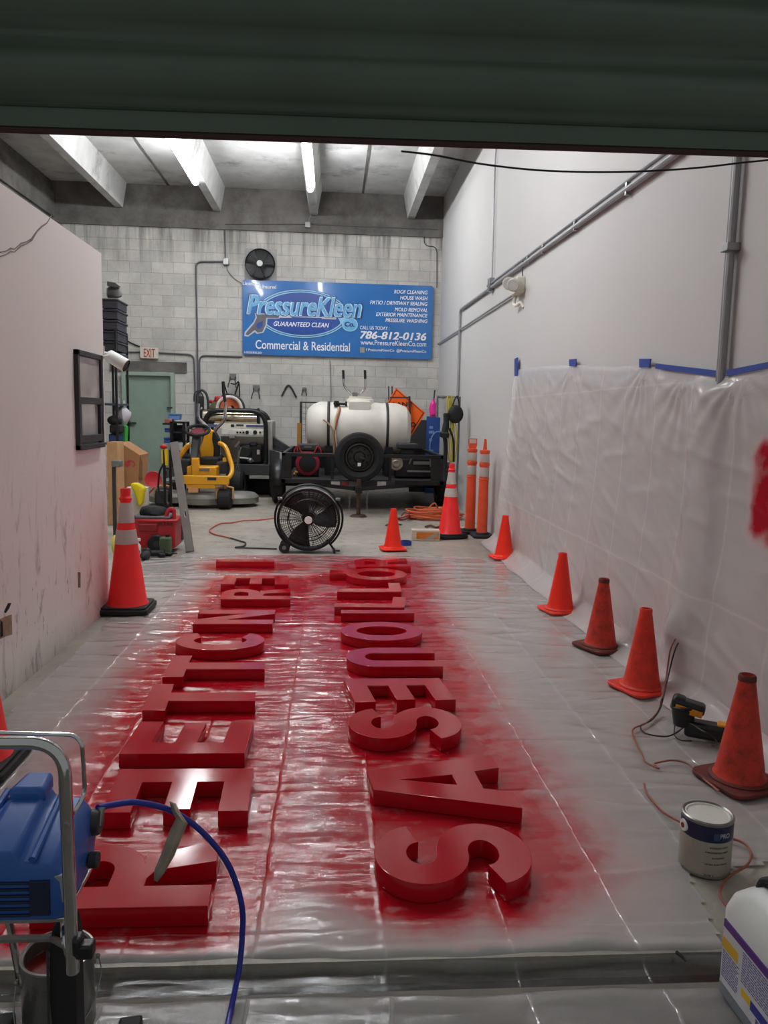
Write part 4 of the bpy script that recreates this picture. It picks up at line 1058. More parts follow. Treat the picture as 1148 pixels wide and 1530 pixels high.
# ================================================================= BACK WALL: SIGN, DOOR, EXIT, FAN, CONDUITS
SY = BACK-.06
def sign():
    tl, tr, bl, br = D(362, 418, SY), D(648, 427, SY), D(363, 530, SY), D(645, 537, SY)
    x0, x1 = (tl.x+bl.x)/2, (tr.x+br.x)/2; z1, z0 = (tl.z+tr.z)/2, (bl.z+br.z)/2
    cx, cz = (x0+x1)/2, (z0+z1)/2
    root = thing('advertising_sign', 'wide blue pressure washing sign with white lettering on the block wall', 'sign', (cx, SY, cz))
    m, nt, bs = base('sign_blue_print')
    n = tex(nt, 1.1, 3, coords(nt)); nt.links.new(mixc(nt, n.outputs[0], lin((36, 98, 172)), lin((58, 128, 198))), bs.inputs['Base Color']); bs.inputs['Roughness'].default_value = 0.16; bs.inputs['Coat Weight'].default_value = .3
    b = MB(); M = facing((cx, SY, cz)); b.prism(rrect(x1-x0, z1-z0, .05), M, -.03, 0); b.build('sign_panel', m, root, flat=True)
    b = MB(); b.box((x0+(x1-x0)*.375, SY-.001, cz), (.004, .003, z1-z0-.02)); b.build('panel_seam', mat('seam_dark_blue', (30, 62, 110), .5), root)
    Mlb, Mdb, Mw2, Mg = mat('print_light_blue', (150, 208, 240), .3, var=.1, nscale=3), mat('print_navy', (24, 58, 128), .3), mat('print_white', (240, 244, 250), .35, var=.02), mat('print_grey', (96, 96, 106), .35)
    Mib = mat('print_inner_blue', (34, 76, 160), .25, var=.1, nscale=2)
    def P2(px, py): p = D(px, py, SY); return (p.x-cx, p.z-cz)
    e = P2(452, 469); ex, ey = (D(521, 470, SY).x-D(383, 466, SY).x)/2, (D(452, 432, SY).z-D(452, 506, SY).z)/2
    def ringmesh(nm, r1, r2, mm, lift):
        me = curve_mesh([ell(e[0], e[1], ex*r1[0], ey*r1[1], 72)] + ([ell(e[0], e[1], ex*r2[0], ey*r2[1], 72)] if r2 else []), .0015)
        me.transform(facing((cx, SY-lift, cz))); return finish(nm, me, mm, root, flat=True)
    ringmesh('logo_oval', (1.0, 1.0), None, Mdb, .002); ringmesh('logo_oval', (.985, .975), (.90, .86), Mlb, .004); ringmesh('logo_oval', (.955, .93), (.935, .90), Mdb, .0055); ringmesh('logo_oval', (.89, .845), None, Mib, .0045)
    def T(nm, s, pxl, pxr, pyb, h, mm, bold=.0, shear=.0, lift=.006, align='L'):
        a = D(pxl, pyb, SY); c = D(pxr, pyb+(pxr-pxl)*.031, SY)
        xd = (c-a); hh = h/(FPX/BACK)
        o = a if align == 'L' else c
        return text(nm, s, facing((o.x, SY-lift, o.z), xd), xd.length, hh, mm, root, bold, shear, .0006, align)
    T('logo_lettering', 'PressureKleen', 367, 543, 471, 31, Mdb, .05, .25, .009)
    T('logo_lettering', 'PressureKleen', 368.5, 541, 470, 28.5, mat('print_sky', (196, 232, 250), .3), .036, .25, .010)
    T('logo_lettering', 'PressureKleen', 371, 539.5, 469, 26, mat('print_mid_blue', (104, 176, 226), .3), .016, .25, .012)
    T('tagline_lettering', 'GUARANTEED CLEAN', 409, 492, 487, 6.5, Mw2, .015, .25)
    T('tagline_lettering', 'Commercial & Residential', 382, 523, 521, 12.5, Mw2, .012, 0)
    T('corner_lettering', 'Licensed', 363, 388, 426, 5, Mw2, .02); T('corner_lettering', '& Insured', 386, 413, 431, 5.5, Mw2, .015)
    T('corner_lettering', '18BS00620', 365, 391, 528, 3, Mw2, .01)
    for s, l, y in (('ROOF CLEANING', 589, 438.5), ('HOUSE WASH', 598, 447.5), ('PATIO / DRIVEWAY SEALING', 553, 454.5), ('MOLD REMOVAL', 590, 465), ('EXTERIOR MAINTENANCE', 562, 472.2), ('PRESSURE WASHING', 576, 481)):
        T('service_lettering', s, l, 639, y, 5.3, Mw2, .018, .2, align='R')
    T('phone_lettering', 'CALL US TODAY :', 538, 582, 492, 5, Mw2, .01); T('phone_lettering', '786-812-0136', 538, 637, 506, 11, Mw2, .03, .2)
    T('web_lettering', 'www.PressureKleenCo.com', 539, 637, 515, 7.2, Mw2, .008); T('web_lettering', 'f PressureKleenCo  @PressureKleenCo', 547, 637, 525.5, 5, Mw2, .01)
    # wash gun drawn under the logo lettering
    def poly(nm, pts, mm, lift):
        me = curve_mesh([[P2(*p) for p in pts]], .001); me.transform(facing((cx, SY-lift, cz))); return finish(nm, me, mm, root, flat=True)
    poly('gun_drawing', [(381, 468), (418, 469), (418, 476), (400, 476), (399, 486), (394, 497), (384, 499), (381, 496), (371, 503), (365, 502), (366, 496), (379, 481), (382, 474)], mat('print_pale_outline', (190, 200, 214), .4), .0062)
    poly('gun_drawing', [(383, 469.5), (417, 470.5), (417, 475), (398, 475), (397, 486), (392, 496), (385, 497), (381, 493), (371, 501), (367, 500), (369, 496), (380, 483), (384, 475)], Mg, .008)
    poly('gun_drawing', [(385, 483), (393, 480), (392, 488), (386, 491), (383, 488)], Mib, .0095)
    poly('gun_drawing', [(418, 470.5), (436, 471), (436, 475), (418, 474.8)], mat('print_silver', (200, 206, 214), .3), .008); poly('gun_drawing', [(436, 472.3), (481, 473.8), (481, 475.2), (436, 473.8)], mat('print_silver2', (206, 210, 220), .3), .008); poly('gun_drawing', [(481, 473), (503, 474), (503, 477.5), (481, 476.8)], mat('print_silver3', (190, 190, 200), .3), .008)
    c0 = P2(523, 485); rr = 12.5/(FPX/BACK)
    for r_, mm, lf in ((1.0, Mdb, .006), (.94, Mlb, .0075), (.82, mat('print_badge_blue', (116, 186, 230), .3), .009)):
        me = curve_mesh([ell(c0[0], c0[1], rr*r_, rr*r_*.86, 36)], .001); me.transform(facing((cx, SY-lf, cz))); finish('round_badge', me, mm, root, flat=True)
    poly('round_badge', [(505, 475), (519, 474.5), (513, 480), (509, 486), (508, 480)], Mlb, .0076)
    T('badge_lettering', 'Co.', 515, 530, 488, 7, Mdb, .05, .1, .0115)
    for sx, sy in ((399, 454), (435, 454), (467, 455), (502, 456)):
        pts = []
        for k in range(8):
            r_ = (4.5, .8)[k % 2]; a = PI/4*k; pts.append((sx+r_*math.sin(a), sy-r_*math.cos(a)))
        poly('sparkle', pts, Mw2, .0135)
    poly('social_icon', [(538, 519), (545, 519), (545, 527), (538, 527)], mat('print_tan', (150, 150, 140), .5), .004)
sign()
def exit_door():
    Y = BACK-.05; Mg = mat('sage_green_paint', (142, 164, 150), .5, var=.06); Mf = mat('sage_green_frame', (152, 172, 158), .5, var=.06)
    x0, x1 = D(184, 640, Y).x, D(262, 640, Y).x; zt = D(222, 556, Y).z
    fr = MB(); w = .07
    fr.box((x0+w/2, Y+.0, zt/2), (w, .14, zt)); fr.box((x1-w/2, Y, zt/2), (w, .14, zt)); fr.box(((x0+x1)/2, Y, zt-w/2), (x1-x0-2*w, .14, w))
    d = struct(fr.build('door_2', Mf, bevel=.006))
    b = MB(); b.box(((x0+x1)/2, Y+.03, (zt-w)/2), (x1-x0-2*w, .045, zt-w)); b.build('door_leaf', Mg, d)
    p = D(254, 609, Y-.03); b = MB(); b.box(p, (.11, .03, .025)); b.box(p+Vector((.04, -.02, 0)), (.03, .05, .03)); b.build('door_bolt', M_dgrey, d, bevel=.004)
    p = D(197, 632, Y-.03); b = MB(); b.box(p, (.16, .04, .03)); b.box(p+Vector((-.06, .01, 0)), (.05, .05, .10)); b.build('door_handle', M_dgrey, d, bevel=.004)
    b = MB(); q = D(222, 548, BACK-.02); b.box((q.x, BACK-.012, q.z), (x1-x0+.45, .03, .20)); struct(b.build('trim_4', M_concd, flat=True))
exit_door()
def exit_sign():
    Y = BACK-.09; a, c = D(209, 519, Y), D(236, 536, Y)
    root = thing('exit_sign', 'small white exit sign with red letters above the green door', 'exit sign', ((a.x+c.x)/2, Y, (a.z+c.z)/2))
    b = MB(); b.box(((a.x+c.x)/2, Y+.04, (a.z+c.z)/2), (c.x-a.x, .08, a.z-c.z)); b.build('sign_box', M_offw, root, bevel=.008)
    q = D(215, 533.5, Y); text('exit_lettering', 'EXIT', facing((q.x, Y-.003, q.z+.0)), D(232, 533, Y).x-q.x, (533.5-521.5)/(FPX/BACK), mat('exit_red', (190, 44, 40), .5), root, bold=.012, extrude=.002)
exit_sign()
def wall_fan():
    Y = BACK-.16; c = D(388.5, 394, Y); R = .275
    root = thing('wall_fan', 'round black wall fan mounted above the blue sign', 'fan', (c.x, Y, c.z))
    b = MB()
    for k in range(1, 10): b.tube([(c.x+R*k/9*math.cos(2*PI*i/36), Y-.03+.05*(k/9)**2, c.z+R*k/9*math.sin(2*PI*i/36)) for i in range(36)], .0035, 4, closed=True)
    for k in range(18):
        a = 2*PI*k/18; b.tube([(c.x+R*t*math.cos(a), Y-.03+.05*t*t, c.z+R*t*math.sin(a)) for t in (.15, .5, .8, 1.0)], .0035, 4)
    b.build('fan_guard', M_blk2, root)
    b = MB(); b.lathe([(R*.97, .01), (R*1.02, .0), (R*1.02, .09), (R*.6, .12), (.001, .12)], c=(c.x, Y+.01, c.z), axis=(0, 1, 0), n=40); b.build('fan_drum', M_blk2, root)
    for k in range(3):
        bl = MB(); a0 = 2*PI*k/3+.4; vs = []
        for j in range(6):
            rr = .05+R*.85*j/5*.95
            for i in range(4):
                a = a0+(i/3-.5)*1.0; vs.append((c.x+rr*math.cos(a), Y+.04+.05*(i/3-.5), c.z+rr*math.sin(a)))
        bl.hull(vs, [(j*4+i, j*4+i+1, (j+1)*4+i+1, (j+1)*4+i) for j in range(5) for i in range(3)]); o = bl.build('fan_blade', M_dgrey, root); mm = o.modifiers.new('t', 'SOLIDIFY'); mm.thickness = .004
    b = MB(); b.cyl((c.x, Y-.045, c.z), (c.x, Y-.02, c.z), .055, .065, 20); b.build('hub_cap', M_steel, root)
    b = MB(); b.box((c.x, BACK-.012, c.z), (.60, .02, .60)); b.cyl((c.x, Y+.1, c.z), (c.x, BACK-.01, c.z), .06, n=14); b.build('mounting_plate', mat('patched_pale_plate', (168, 166, 166), .8), root, flat=True)
wall_fan()
M_cond = mat('grey_conduit', (158, 158, 160), .45, .3); M_condd = mat('weathered_conduit', (104, 104, 108), .5, .4)
def onback(pts, off=.025): return [D(x, y, BACK-off) for x, y in pts]
def conduit(name, pts, r, m, label, extra=(), cat='conduit', group='electrical conduits'):
    b = MB(); b.tube(fillet(pts, .12, 5), r, 10); o = b.build(name, m); tag(o, label, cat, group)
    for nm, c, s in extra:
        q = MB(); q.box(c, s); q.build(nm, M_steel, o, bevel=.004)
    return o
jb = D(338, 391, BACK-.05)
conduit('conduit', onback([(337, 391), (293, 391), (295, 520), (296, 600), (299, 728)]), .017, M_condd, 'conduit dropping down the block wall beside the yellow mower from the junction box', [('junction_box', jb, (.10, .08, .12))])
conduit('conduit', onback([(336, 340), (337, 385)]), .012, M_condd, 'short conduit rising from the junction box to the tie beam')
conduit('conduit', onback([(168, 526), (209, 526)]), .013, M_condd, 'short conduit entering the left side of the exit sign')
conduit('conduit', onback([(237, 527), (290, 530), (292, 600), (295, 728)]), .015, M_condd, 'conduit running from the right side of the exit sign and turning down')
conduit('conduit', onback([(302, 728), (299, 600), (298, 531), (362, 533)]), .015, M_condd, 'conduit rising behind the mower and turning right below the blue sign')
conduit('hanging_cable', catmull(onback([(177, 506), (186, 507), (197, 513), (209, 518)]), 5), .012, M_blk2, 'black cable sagging down to the exit sign', cat='cable', group='wall cables')
conduit('conduit', onback([(336, 335), (460, 335), (655, 343)], .06), .010, M_condd, 'thin conduit running level along the dark tie beam', [('junction_box', D(460, 336, BACK-.09), (.10, .06, .10))])
conduit('hanging_cable', onback([(463, 292), (466, 318), (461, 332)], .06), .008, M_cond, 'thin cable joining the right LED strip light to the beam box', cat='cable', group='wall cables')
conduit('hanging_cable', catmull(onback([(339, 396), (341, 405), (350, 416), (361, 423)]), 5), .006, M_condd, 'thin cable drooping from the junction box to the blue sign', cat='cable', group='wall cables')
conduit('hanging_cable', onback([(493, 539), (495, 590), (494, 605)]), .006, M_condd, 'thin cable hanging below the blue sign', cat='cable', group='wall cables')
conduit('hanging_cable', onback([(650, 344), (634, 344), (634, 368), (653, 368), (653, 430)], .02), .007, M_blk2, 'black cable stepping down the block wall at its right corner', cat='cable', group='wall cables')
# right wall runs
def onright(pts, off=.03): return [X(x, y, XR-off) for x, y in pts]
zc = (X(1000, 237, XR).z+X(690, 462, XR).z)/2
pa, pb = X(1008, 232, XR-.03), X(688, 463, XR-.03)
cl = [('conduit_clamp', X(px, py, XR-.03), (.03, .035, .09)) for px, py in ((938, 282), (860, 337), (812, 372), (789, 388))]
c_ = conduit('conduit', [Vector((XR-.03, 2.4, pa.z-.02)), pa, pb, X(684, 600, XR-.03)], .022, M_cond, 'long conduit sloping in view along the white right wall and dropping at its far end', cl)
conduit('conduit', [Vector((XR-.03, 2.4, pa.z+.035)), pa+Vector((0, 0, .055)), pa+(pb-pa)*.72+Vector((0, 0, .055))], .016, M_cond, 'second conduit strapped above the long one on the right wall')
conduit('conduit', [Vector((XR-.03, pb.y-2.72, ZS-.02)), X(740, 237, XR-.03), X(735, 424, XR-.03)], .012, M_cond, 'thin upright conduit dropping to the switch box on the right wall', [('switch_box', X(734, 426, XR-.03), (.07, .12, .17))])
lm = X(781, 428, XR)
conduit('conduit', [X(774, 436, XR-.03), X(653, 515, XR-.03)], .014, M_cond, 'lower thin conduit running from the emergency light to the sign corner')
p0 = X(1103, 236, XR-.035); p1 = X(1050, 938, XR-.035)
conduit('conduit', [Vector((XR-.035, p1.y, 4.2)), Vector((XR-.035, p1.y, p1.z))], .020, M_cond, 'thick upright conduit crossing the right wall down to the outlet box', [('coupling', X(1092, 370, XR-.035), (.07, .075, .04))])
conduit('conduit', [Vector((XR-.03, p1.y+.045, 4.2)), Vector((XR-.03, p1.y+.045, p1.z+.05))], .011, M_cond, 'thinner upright conduit beside the thick one on the right wall')
cb = [D(600, 226, 2.3), D(650, 232, 2.32), D(720, 245, 2.34), D(800, 254, 2.35), D(880, 257, 2.35), D(960, 256, 2.34), D(1040, 251, 2.32), D(1110, 243, 2.3), D(1160, 238, 2.3)]
tag((lambda b: (b.tube(catmull(cb, 6), .0028, 6), b.build('hanging_cable', M_blk2))[1])(MB()), 'thin black cable slung across the top of the door opening', 'cable', 'wall cables')
def emergency_light():
    root = thing('emergency_light', 'white twin-head emergency light high on the right wall', 'emergency light', lm)
    b = MB(); b.box((-.05, 0, 0), (.10, .26, .18)); b.build('light_body', M_offw, root, local=True, bevel=.015)
    for y, z in ((.12, .07), (-.10, .02)):
        b = MB(); p = Vector((-.10, y, z)); d = Vector((-.35, -.6, -.3)).normalized(); b.cyl(p, p+d*.09, .05, .075, 18); b.cyl(p+d*.09, p+d*.10, .07, .06, 18, m=1); b.build('lamp_head', [M_offw, mat('lamp_lens', (190, 190, 184), .2)], root, local=True)
    b = MB(); b.tube(catmull([(-.05, .10, -.09), (-.06, .12, -.17), (-.05, .04, -.2), (-.02, -.05, -.18), (0, -.1, -.24)], 6), .02, 8); b.build('conduit_elbow', M_offw, root, local=True)
    b = MB(); b.tube([(-.02, -.06, .09), (-.02, -.06, .28)], .006, 6); b.build('feed_wire', M_dgrey, root, local=True)
emergency_light()
# ================================================================= SECURITY CAMERA on the partition end
def seccam():
    c = D(176, 539, OFFY+.12)
    root = thing('security_camera', 'white bullet security camera on the end of the partition beside the window', 'security camera', c)
    d = Vector((.86, -.16, -.48)).normalized()
    b = MB(); b.lathe([(.001, -.085), (.035, -.085), (.045, -.075), (.05, .06), (.052, .075), (.047, .078)], c=c, axis=d, n=28); b.build('camera_body', M_white, root)
    b = MB(); b.lathe([(.047, .072), (.03, .070), (.001, .070)], c=c, axis=d, n=24); b.build('camera_lens', mat('lens_black', (12, 12, 14), .1), root)
    b = MB(); b.tube(fillet([c-d*.05+Vector((-.01, 0, .02)), Vector((OFFX-.02, OFFY+.1, c.z+.05)), Vector((OFFX-.03, OFFY-.0, c.z+.05))], .03), .012, 8); b.box((OFFX-.03, OFFY+.006, c.z+.05), (.07, .012, .09)); b.build('camera_bracket', M_white, root)
seccam()
tag((lambda b: (b.tube([X(148, 531, OFFX+.008), X(155, 532, OFFX+.008), X(163, 531, OFFX+.008)], .007, 6), b.build('hanging_cable', M_offw))[1])(MB()), 'short pale cable from the partition window to the security camera', 'cable', 'wall cables')
# ================================================================= TRAILER WITH WATER TANK
def trailer():
    Y = 12.0
    a, b_ = D(424, 678, Y), D(661, 684, Y); x0, x1 = a.x, b_.x; zt = (a.z+b_.z)/2; zb = D(540, 720, Y).z; YB = 14.6
    root = thing('utility_trailer', 'black utility trailer carrying the white water tank and spare wheel', 'trailer', ((x0+x1)/2, Y, 0))
    b = MB()
    def bar(p, q, w=.055): b.box((Vector(p)+Vector(q))/2, [abs(q[i]-p[i])+w for i in range(3)])
    for y in (Y, YB): bar((x0, y, zt), (x1, y, zt)); bar((x0, y, zb), (x1, y, zb), .07)
    for x in (x0, x1):
        bar((x, Y, zt), (x, YB, zt)); bar((x, Y, zb), (x, YB, zb), .07)
        for y in (Y, Y+1.3, YB): bar((x, y, zb), (x, y, zt))
    for px in (497, 583): x = D(px, 700, Y).x; bar((x, Y, zb), (x, Y, zt), .045)
    bar((x0+.03, Y, zb), (x0+.10, Y, zt), .05); bar((x1-.15, Y, zb), (x1-.04, Y, zt), .04)
    b.build('frame', M_blk2, root, bevel=.006)
    b = MB(); b.box(((x0+x1)/2, (Y+YB)/2, zb+.02), (x1-x0, YB-Y, .03)); b.build('deck', mat('dark_deck', (30, 30, 31), .8), root, flat=True)
    b = MB(); b.box(((x0+x1)/2, YB, (zt+zb)/2), (x1-x0, .02, zt-zb)); b.build('rear_panel', M_blk2, root)
    tip = D(536, 724, 11.3)
    b = MB()
    for sx in (x0+.25, x1-.25): b.tube([(sx, Y+.3, zb-.05), (tip.x+(-.05 if sx < tip.x else .05), 11.35, zb-.05)], .04, 4)
    b.box((tip.x, 11.25, zb-.05), (.10, .30, .08)); b.build('tongue', M_blk2, root)
    q0, q1 = D(494, 718, 11.9), D(590, 730, 11.9)
    b = MB(); b.box(((q0.x+q1.x)/2, 11.9, (q0.z+q1.z)/2), (q1.x-q0.x, .04, q0.z-q1.z)); pl = b.build('marker_plate', M_dgrey, root, bevel=.003)
    for px0, px1, mm in ((495, 508, M_refl), (511, 520, mat('sticker_red', (150, 50, 50), .5)), (564, 577, M_refl), (521, 534, M_grey)):
        c0, c1 = D(px0, 719.5, 11.87), D(px1, 727, 11.87); b = MB(); b.box(((c0.x+c1.x)/2, 11.877, (c0.z+c1.z)/2), (c1.x-c0.x, .005, c0.z-c1.z)); b.build('plate_sticker', mm, pl)
    b = MB(); jx = D(536, 750, 11.25).x; b.cyl((jx, 11.25, .02), (jx, 11.25, zb+.1), .032, n=14); b.cyl((jx, 11.25, 0.0), (jx, 11.25, .03), .13, .10, 18); b.build('jack_stand', mat('rusty_steel', (82, 58, 46), .7, .3, var=.3), root)
    for px in (523, 549):
        b = MB(); p = D(px, 729, 11.4); 
        for k in range(9): c = Vector((p.x, 11.4, zb-.08-.034*k)); b.tube([c+Vector((.012*math.cos(t), .0 if k % 2 else .012*math.cos(t), .02*math.sin(t))) if k % 2 else c+Vector((0, .012*math.cos(t), .02*math.sin(t))) for t in [2*PI*i/10 for i in range(10)]], .004, 5, closed=True)
        b.build('safety_chain', M_steel, root)
    for sx, s in ((x0-.02, -1), (x1+.02, 1)):
        b = MB(); c = (sx+s*.11, 12.88, .33); b.lathe([(.16, -.09), (.30, -.10), (.33, -.07), (.33, .07), (.30, .10), (.16, .09)], c=c, axis=(1, 0, 0), n=32); b.cyl((c[0]-.06, 12.88, .33), (c[0]+.06, 12.88, .33), .16, n=20, m=1); b.build('road_wheel', [M_black, M_dgrey], root)
        b = MB(); pts = [(c[0], 12.88+.40*math.cos(t), .33+.40*math.sin(t)) for t in [PI*i/10 for i in range(11)]]
        vs = [(p[0]+d, p[1], p[2]) for p in pts for d in (-.12, .12)]; b.hull(vs, [(2*k, 2*k+1, 2*k+3, 2*k+2) for k in range(10)]); o = b.build('fender', M_blk2, root); mm = o.modifiers.new('t', 'SOLIDIFY'); mm.thickness = .008
    b = MB(); b.cyl((x0-.1, 12.88, .33), (x1+.1, 12.88, .33), .04, n=10); b.build('axle', M_black, root)
    Ys = 11.78; c = D(537, 683, Ys); R = 36.5/(FPX/Ys)*1.01
    b = MB(); b.lathe([(R*.58, -.02), (R*.62, -.08), (R*.80, -.115), (R*.95, -.10), (R, -.05), (R, .06), (R*.93, .11), (R*.6, .08)], c=c, axis=(0, 1, 0), n=48); w = b.build('spare_wheel', mat('tyre_black', (20, 20, 21), .75, bmp=.1, bscale=60), root)
    b = MB(); b.lathe([(R*.60, -.02), (R*.57, -.06), (R*.50, -.065), (R*.46, -.02), (R*.25, -.03), (R*.20, -.06), (.001, -.065)], c=c, axis=(0, 1, 0), n=40); rim = b.build('rim', mat('black_rim', (34, 33, 32), .45, .2), w)
    b = MB()
    for k in range(8): t = 2*PI*k/8+.2; p = c+Vector((R*.37*math.cos(t), -.028, R*.37*math.sin(t))); b.cyl(p+Vector((0, .01, 0)), p-Vector((0, .002, 0)), R*.05, n=12)
    b.build('rim_holes', mat('hole_black', (5, 5, 5), .9), rim)
    b = MB(); b.tube([c+Vector((0, -.06, 0)), c+Vector((.0, -.10, 0)), c+Vector((.09, -.10, -.02))], .012, 8); b.build('mount_bolt', M_dgrey, w)
    b = MB(); p = D(537, 694, Ys-.075); b.box(p, (.05, .006, .05)); b.build('rim_tag', M_white, w)
    return x0, x1, zt, zb
tx0, tx1, tzt, tzb = trailer()
def tank():
    Y = 13.1; a, c = D(458, 640, Y), D(613, 645, Y); L = c.x-a.x; cx = (a.x+c.x)/2
    top = D(540, 601, Y-.1).z; R = .43; cz = top-R
    root = thing('water_tank', 'big white horizontal water tank strapped on the black trailer', 'water tank', (cx, Y, tzb+.04))
    m = mat('milky_tank_plastic', (226, 222, 212), .42, var=.05)
    nt = m.node_tree; bs = nt.nodes['Principled BSDF']; src = bs.inputs['Base Color'].links[0].from_socket
    v = coords(nt); sp = nd(nt, 'ShaderNodeSeparateXYZ'); nt.links.new(v, sp.inputs[0]); mr = nd(nt, 'ShaderNodeMapRange'); mr.inputs[1].default_value = .62; mr.inputs[2].default_value = .22; nt.links.new(sp.outputs[2], mr.inputs[0])
    st = tex(nt, 3, 6, coords(nt, (2.5, 2.5, .35))); nt.links.new(mixc(nt, mth(nt, 'MULTIPLY', mr.outputs[0], ramp(nt, st.outputs[0], [(.35, .2), (.7, 1.0)])), src, lin((164, 124, 84))), bs.inputs['Base Color'])
    h = L/2
    prof = [(.001, -h-.0), (R*.45, -h+.0), (R*.72, -h+.03), (R*.9, -h+.12), (R*.985, -h+.22), (R, -h+.24), (R, -h+.36), (R*.985, -h+.38), (R*.985, -h+.46), (R, -h+.48), (R, h-.56), (R*.985, h-.54), (R*.985, h-.47), (R, h-.45), (R, h-.26), (R*.97, h-.2), (R*.86, h-.08), (R*.6, h-.01), (.001, h)]
    b = MB(); b.lathe(prof, c=(cx, Y, cz), axis=(1, 0, 0), n=56); b.build('tank_body', m, root)
    p0, p1 = D(513, 596, Y-.3), D(566, 600, Y-.3)
    b = MB(); b.cyl(((p0.x+p1.x)/2, Y, cz+R-.05), ((p0.x+p1.x)/2, Y, cz+R+.06), .25, .22, 32); b.box(((p0.x+p1.x)/2-.02, Y-.24, cz+R-.07), (.36, .14, .18)); b.build('filler_neck', m, root, bevel=.02)
    b = MB(); b.cyl(((p0.x+p1.x)/2, Y, cz+R+.06), ((p0.x+p1.x)/2, Y, cz+R+.09), .20, .19, 32); b.build('tank_lid', mat('tank_lid_cream', (206, 200, 178), .5), root, bevel=.006)
    for px in (491, 577):
        x = D(px, 640, Y).x; b = MB(); pts = [(x, Y-(R+.006)*math.cos(t), cz+(R+.006)*math.sin(t)) for t in [math.radians(-55+290*i/28) for i in range(29)]]
        vs = [(p[0]+d, p[1], p[2]) for p in pts for d in (-.022, .022)]; b.hull(vs, [(2*k, 2*k+1, 2*k+3, 2*k+2) for k in range(28)]); o = b.build('strap', mat('strap_dark_grey', (64, 64, 66), .5, .3), root); mm = o.modifiers.new('t', 'SOLIDIFY'); mm.thickness = .006
    Yh = Y-R-.03
    for px, mm, dx in (((506, 606), mat('red_hose', (150, 70, 54), .5), 0), ((508, 604), mat('cream_hose', (206, 190, 160), .5), .06)):
        b = MB(); b.tube(catmull([D(505, 603, Yh+.28), D(508-dx*40, 612, Yh+.14), D(503-dx*40, 630, Yh+.02), D(500+dx*20, 650, Yh), D(502+dx*30, 672, Yh+.03), D(503+dx*30, 690, Yh+.05)], 6), .017, 8); b.build('drain_hose', mm, root)
    b = MB(); b.tube(catmull([D(483, 627, Yh), D(490, 632, Yh-.01), D(497, 642, Yh-.02), D(499, 660, Yh), D(499, 676, Yh+.03)], 6), .014, 8); b.build('drain_hose', mat('tan_hose', (176, 150, 128), .5), root)
    b = MB(); q = D(503, 603, Yh+.2); b.cyl(q+Vector((-.05, 0, 0)), q+Vector((.17, 0, .0)), .022, n=10); b.cyl(q+Vector((.16, 0, -.04)), q+Vector((.16, 0, .04)), .018, n=8); b.box(q, (.08, .07, .09)); b.build('valve', M_blk2, root, bevel=.005)
    for dx in (-.5, .5):
        b = MB(); b.box((cx+dx, Y, (tzb+.039+cz-R*.7)/2), (.12, .72, cz-R*.7-tzb-.039)); b.build('cradle', M_blk2, root)
tank()
def engine(name, label, px, redc):
    Y = 12.35
    if redc:
        a, c = D(441, 664, Y), D(479, 706, Y); cx = (a.x+c.x)/2; w = c.x-a.x; zb = tzb+.036; zt = a.z; h = zt-zb
        root = thing(name, label, 'engine', (cx, Y, zb), 0, 'engines on the trailer deck')
        Mr = mat('engine_red', (150, 30, 52), .4)
        b = MB(); b.box((0, .18, h*.42), (w*.86, .34, h*.8)); b.build('engine_block', M_blk2, root, local=True, bevel=.02)
        b = MB(); b.box((0, .14, h*.92), (w*.8, .3, h*.2)); b.build('fuel_tank', M_dgrey, root, local=True, bevel=.02)
        b = MB(); b.lathe([(w*.34, -.015), (w*.46, -.005), (w*.48, .03), (w*.48, .05)], c=(0, -.02, h*.42), axis=(0, 1, 0), n=32)
        for s in (-1, 1): b.tube(fillet([(s*w*.22, -.02, h*.72), (s*w*.40, -.02, h*.98), (s*w*.54, -.02, h*.78), (s*w*.42, -.02, h*.62)], .03), .014, 8)
        b.build('red_shroud', Mr, root, local=True)
        b = MB(); b.lathe([(.001, -.02), (w*.2, -.022), (w*.34, -.012), (w*.34, .0)], c=(0, -.02, h*.42), axis=(0, 1, 0), n=32); b.build('recoil_cover', M_black, root, local=True)
        b = MB(); b.box((0, -.02, h*.93), (w*.3, .008, .022)); b.build('tank_badge', M_grey, root, local=True)
        b = MB(); b.cyl((-w*.5, -.03, .07), (-w*.38, -.03, .07), .035, .02, 12); b.ball((-w*.5, -.03, .04), .03); b.build('brass_fitting', mat('brass', (190, 146, 90), .35, .7), root, local=True)
    else:
        a, c = D(588, 662, Y), D(648, 706, Y); cx = (a.x+c.x)/2; w = c.x-a.x; zb = tzb+.036; h = a.z-zb
        root = thing(name, label, 'engine', (cx, Y, zb), 0, 'engines on the trailer deck')
        b = MB(); b.box((.0, .2, h*.3), (w*.9, .34, h*.55)); b.build('engine_block', M_blk2, root, local=True, bevel=.02)
        b = MB(); b.box((-w*.15, .1, h*.92), (w*.5, .28, h*.16)); b.build('air_filter_cover', M_dgrey, root, local=True, bevel=.02); 
        b = MB(); b.lathe([(.001, -.02), (.05, -.03), (.07, -.012), (.105, -.02), (.115, 0), (.115, .04)], c=(-w*.42, -.0, h*.42), axis=(0, 1, 0), n=30); b.build('pulley', mat('dusty_pulley', (150, 140, 126), .5, .2), root, local=True)
        b = MB(); b.tube(fillet([(-w*.1, -.0, h*.42), (-w*.05, -.02, h*.6), (w*.4, -.02, h*.6), (w*.42, .0, h*.35)], .04), .012, 8); b.box((w*.2, .02, h*.45), (w*.4, .06, .05)); b.tube([(-w*.15, 0, h*.2), (w*.42, 0, h*.2)], .02, 8); b.build('exhaust_pipe', M_grey, root, local=True)
        b = MB(); b.box((-w*.15, .1, h*.8), (w*.3, .2, h*.2)); b.build('carburettor', M_black, root, local=True)
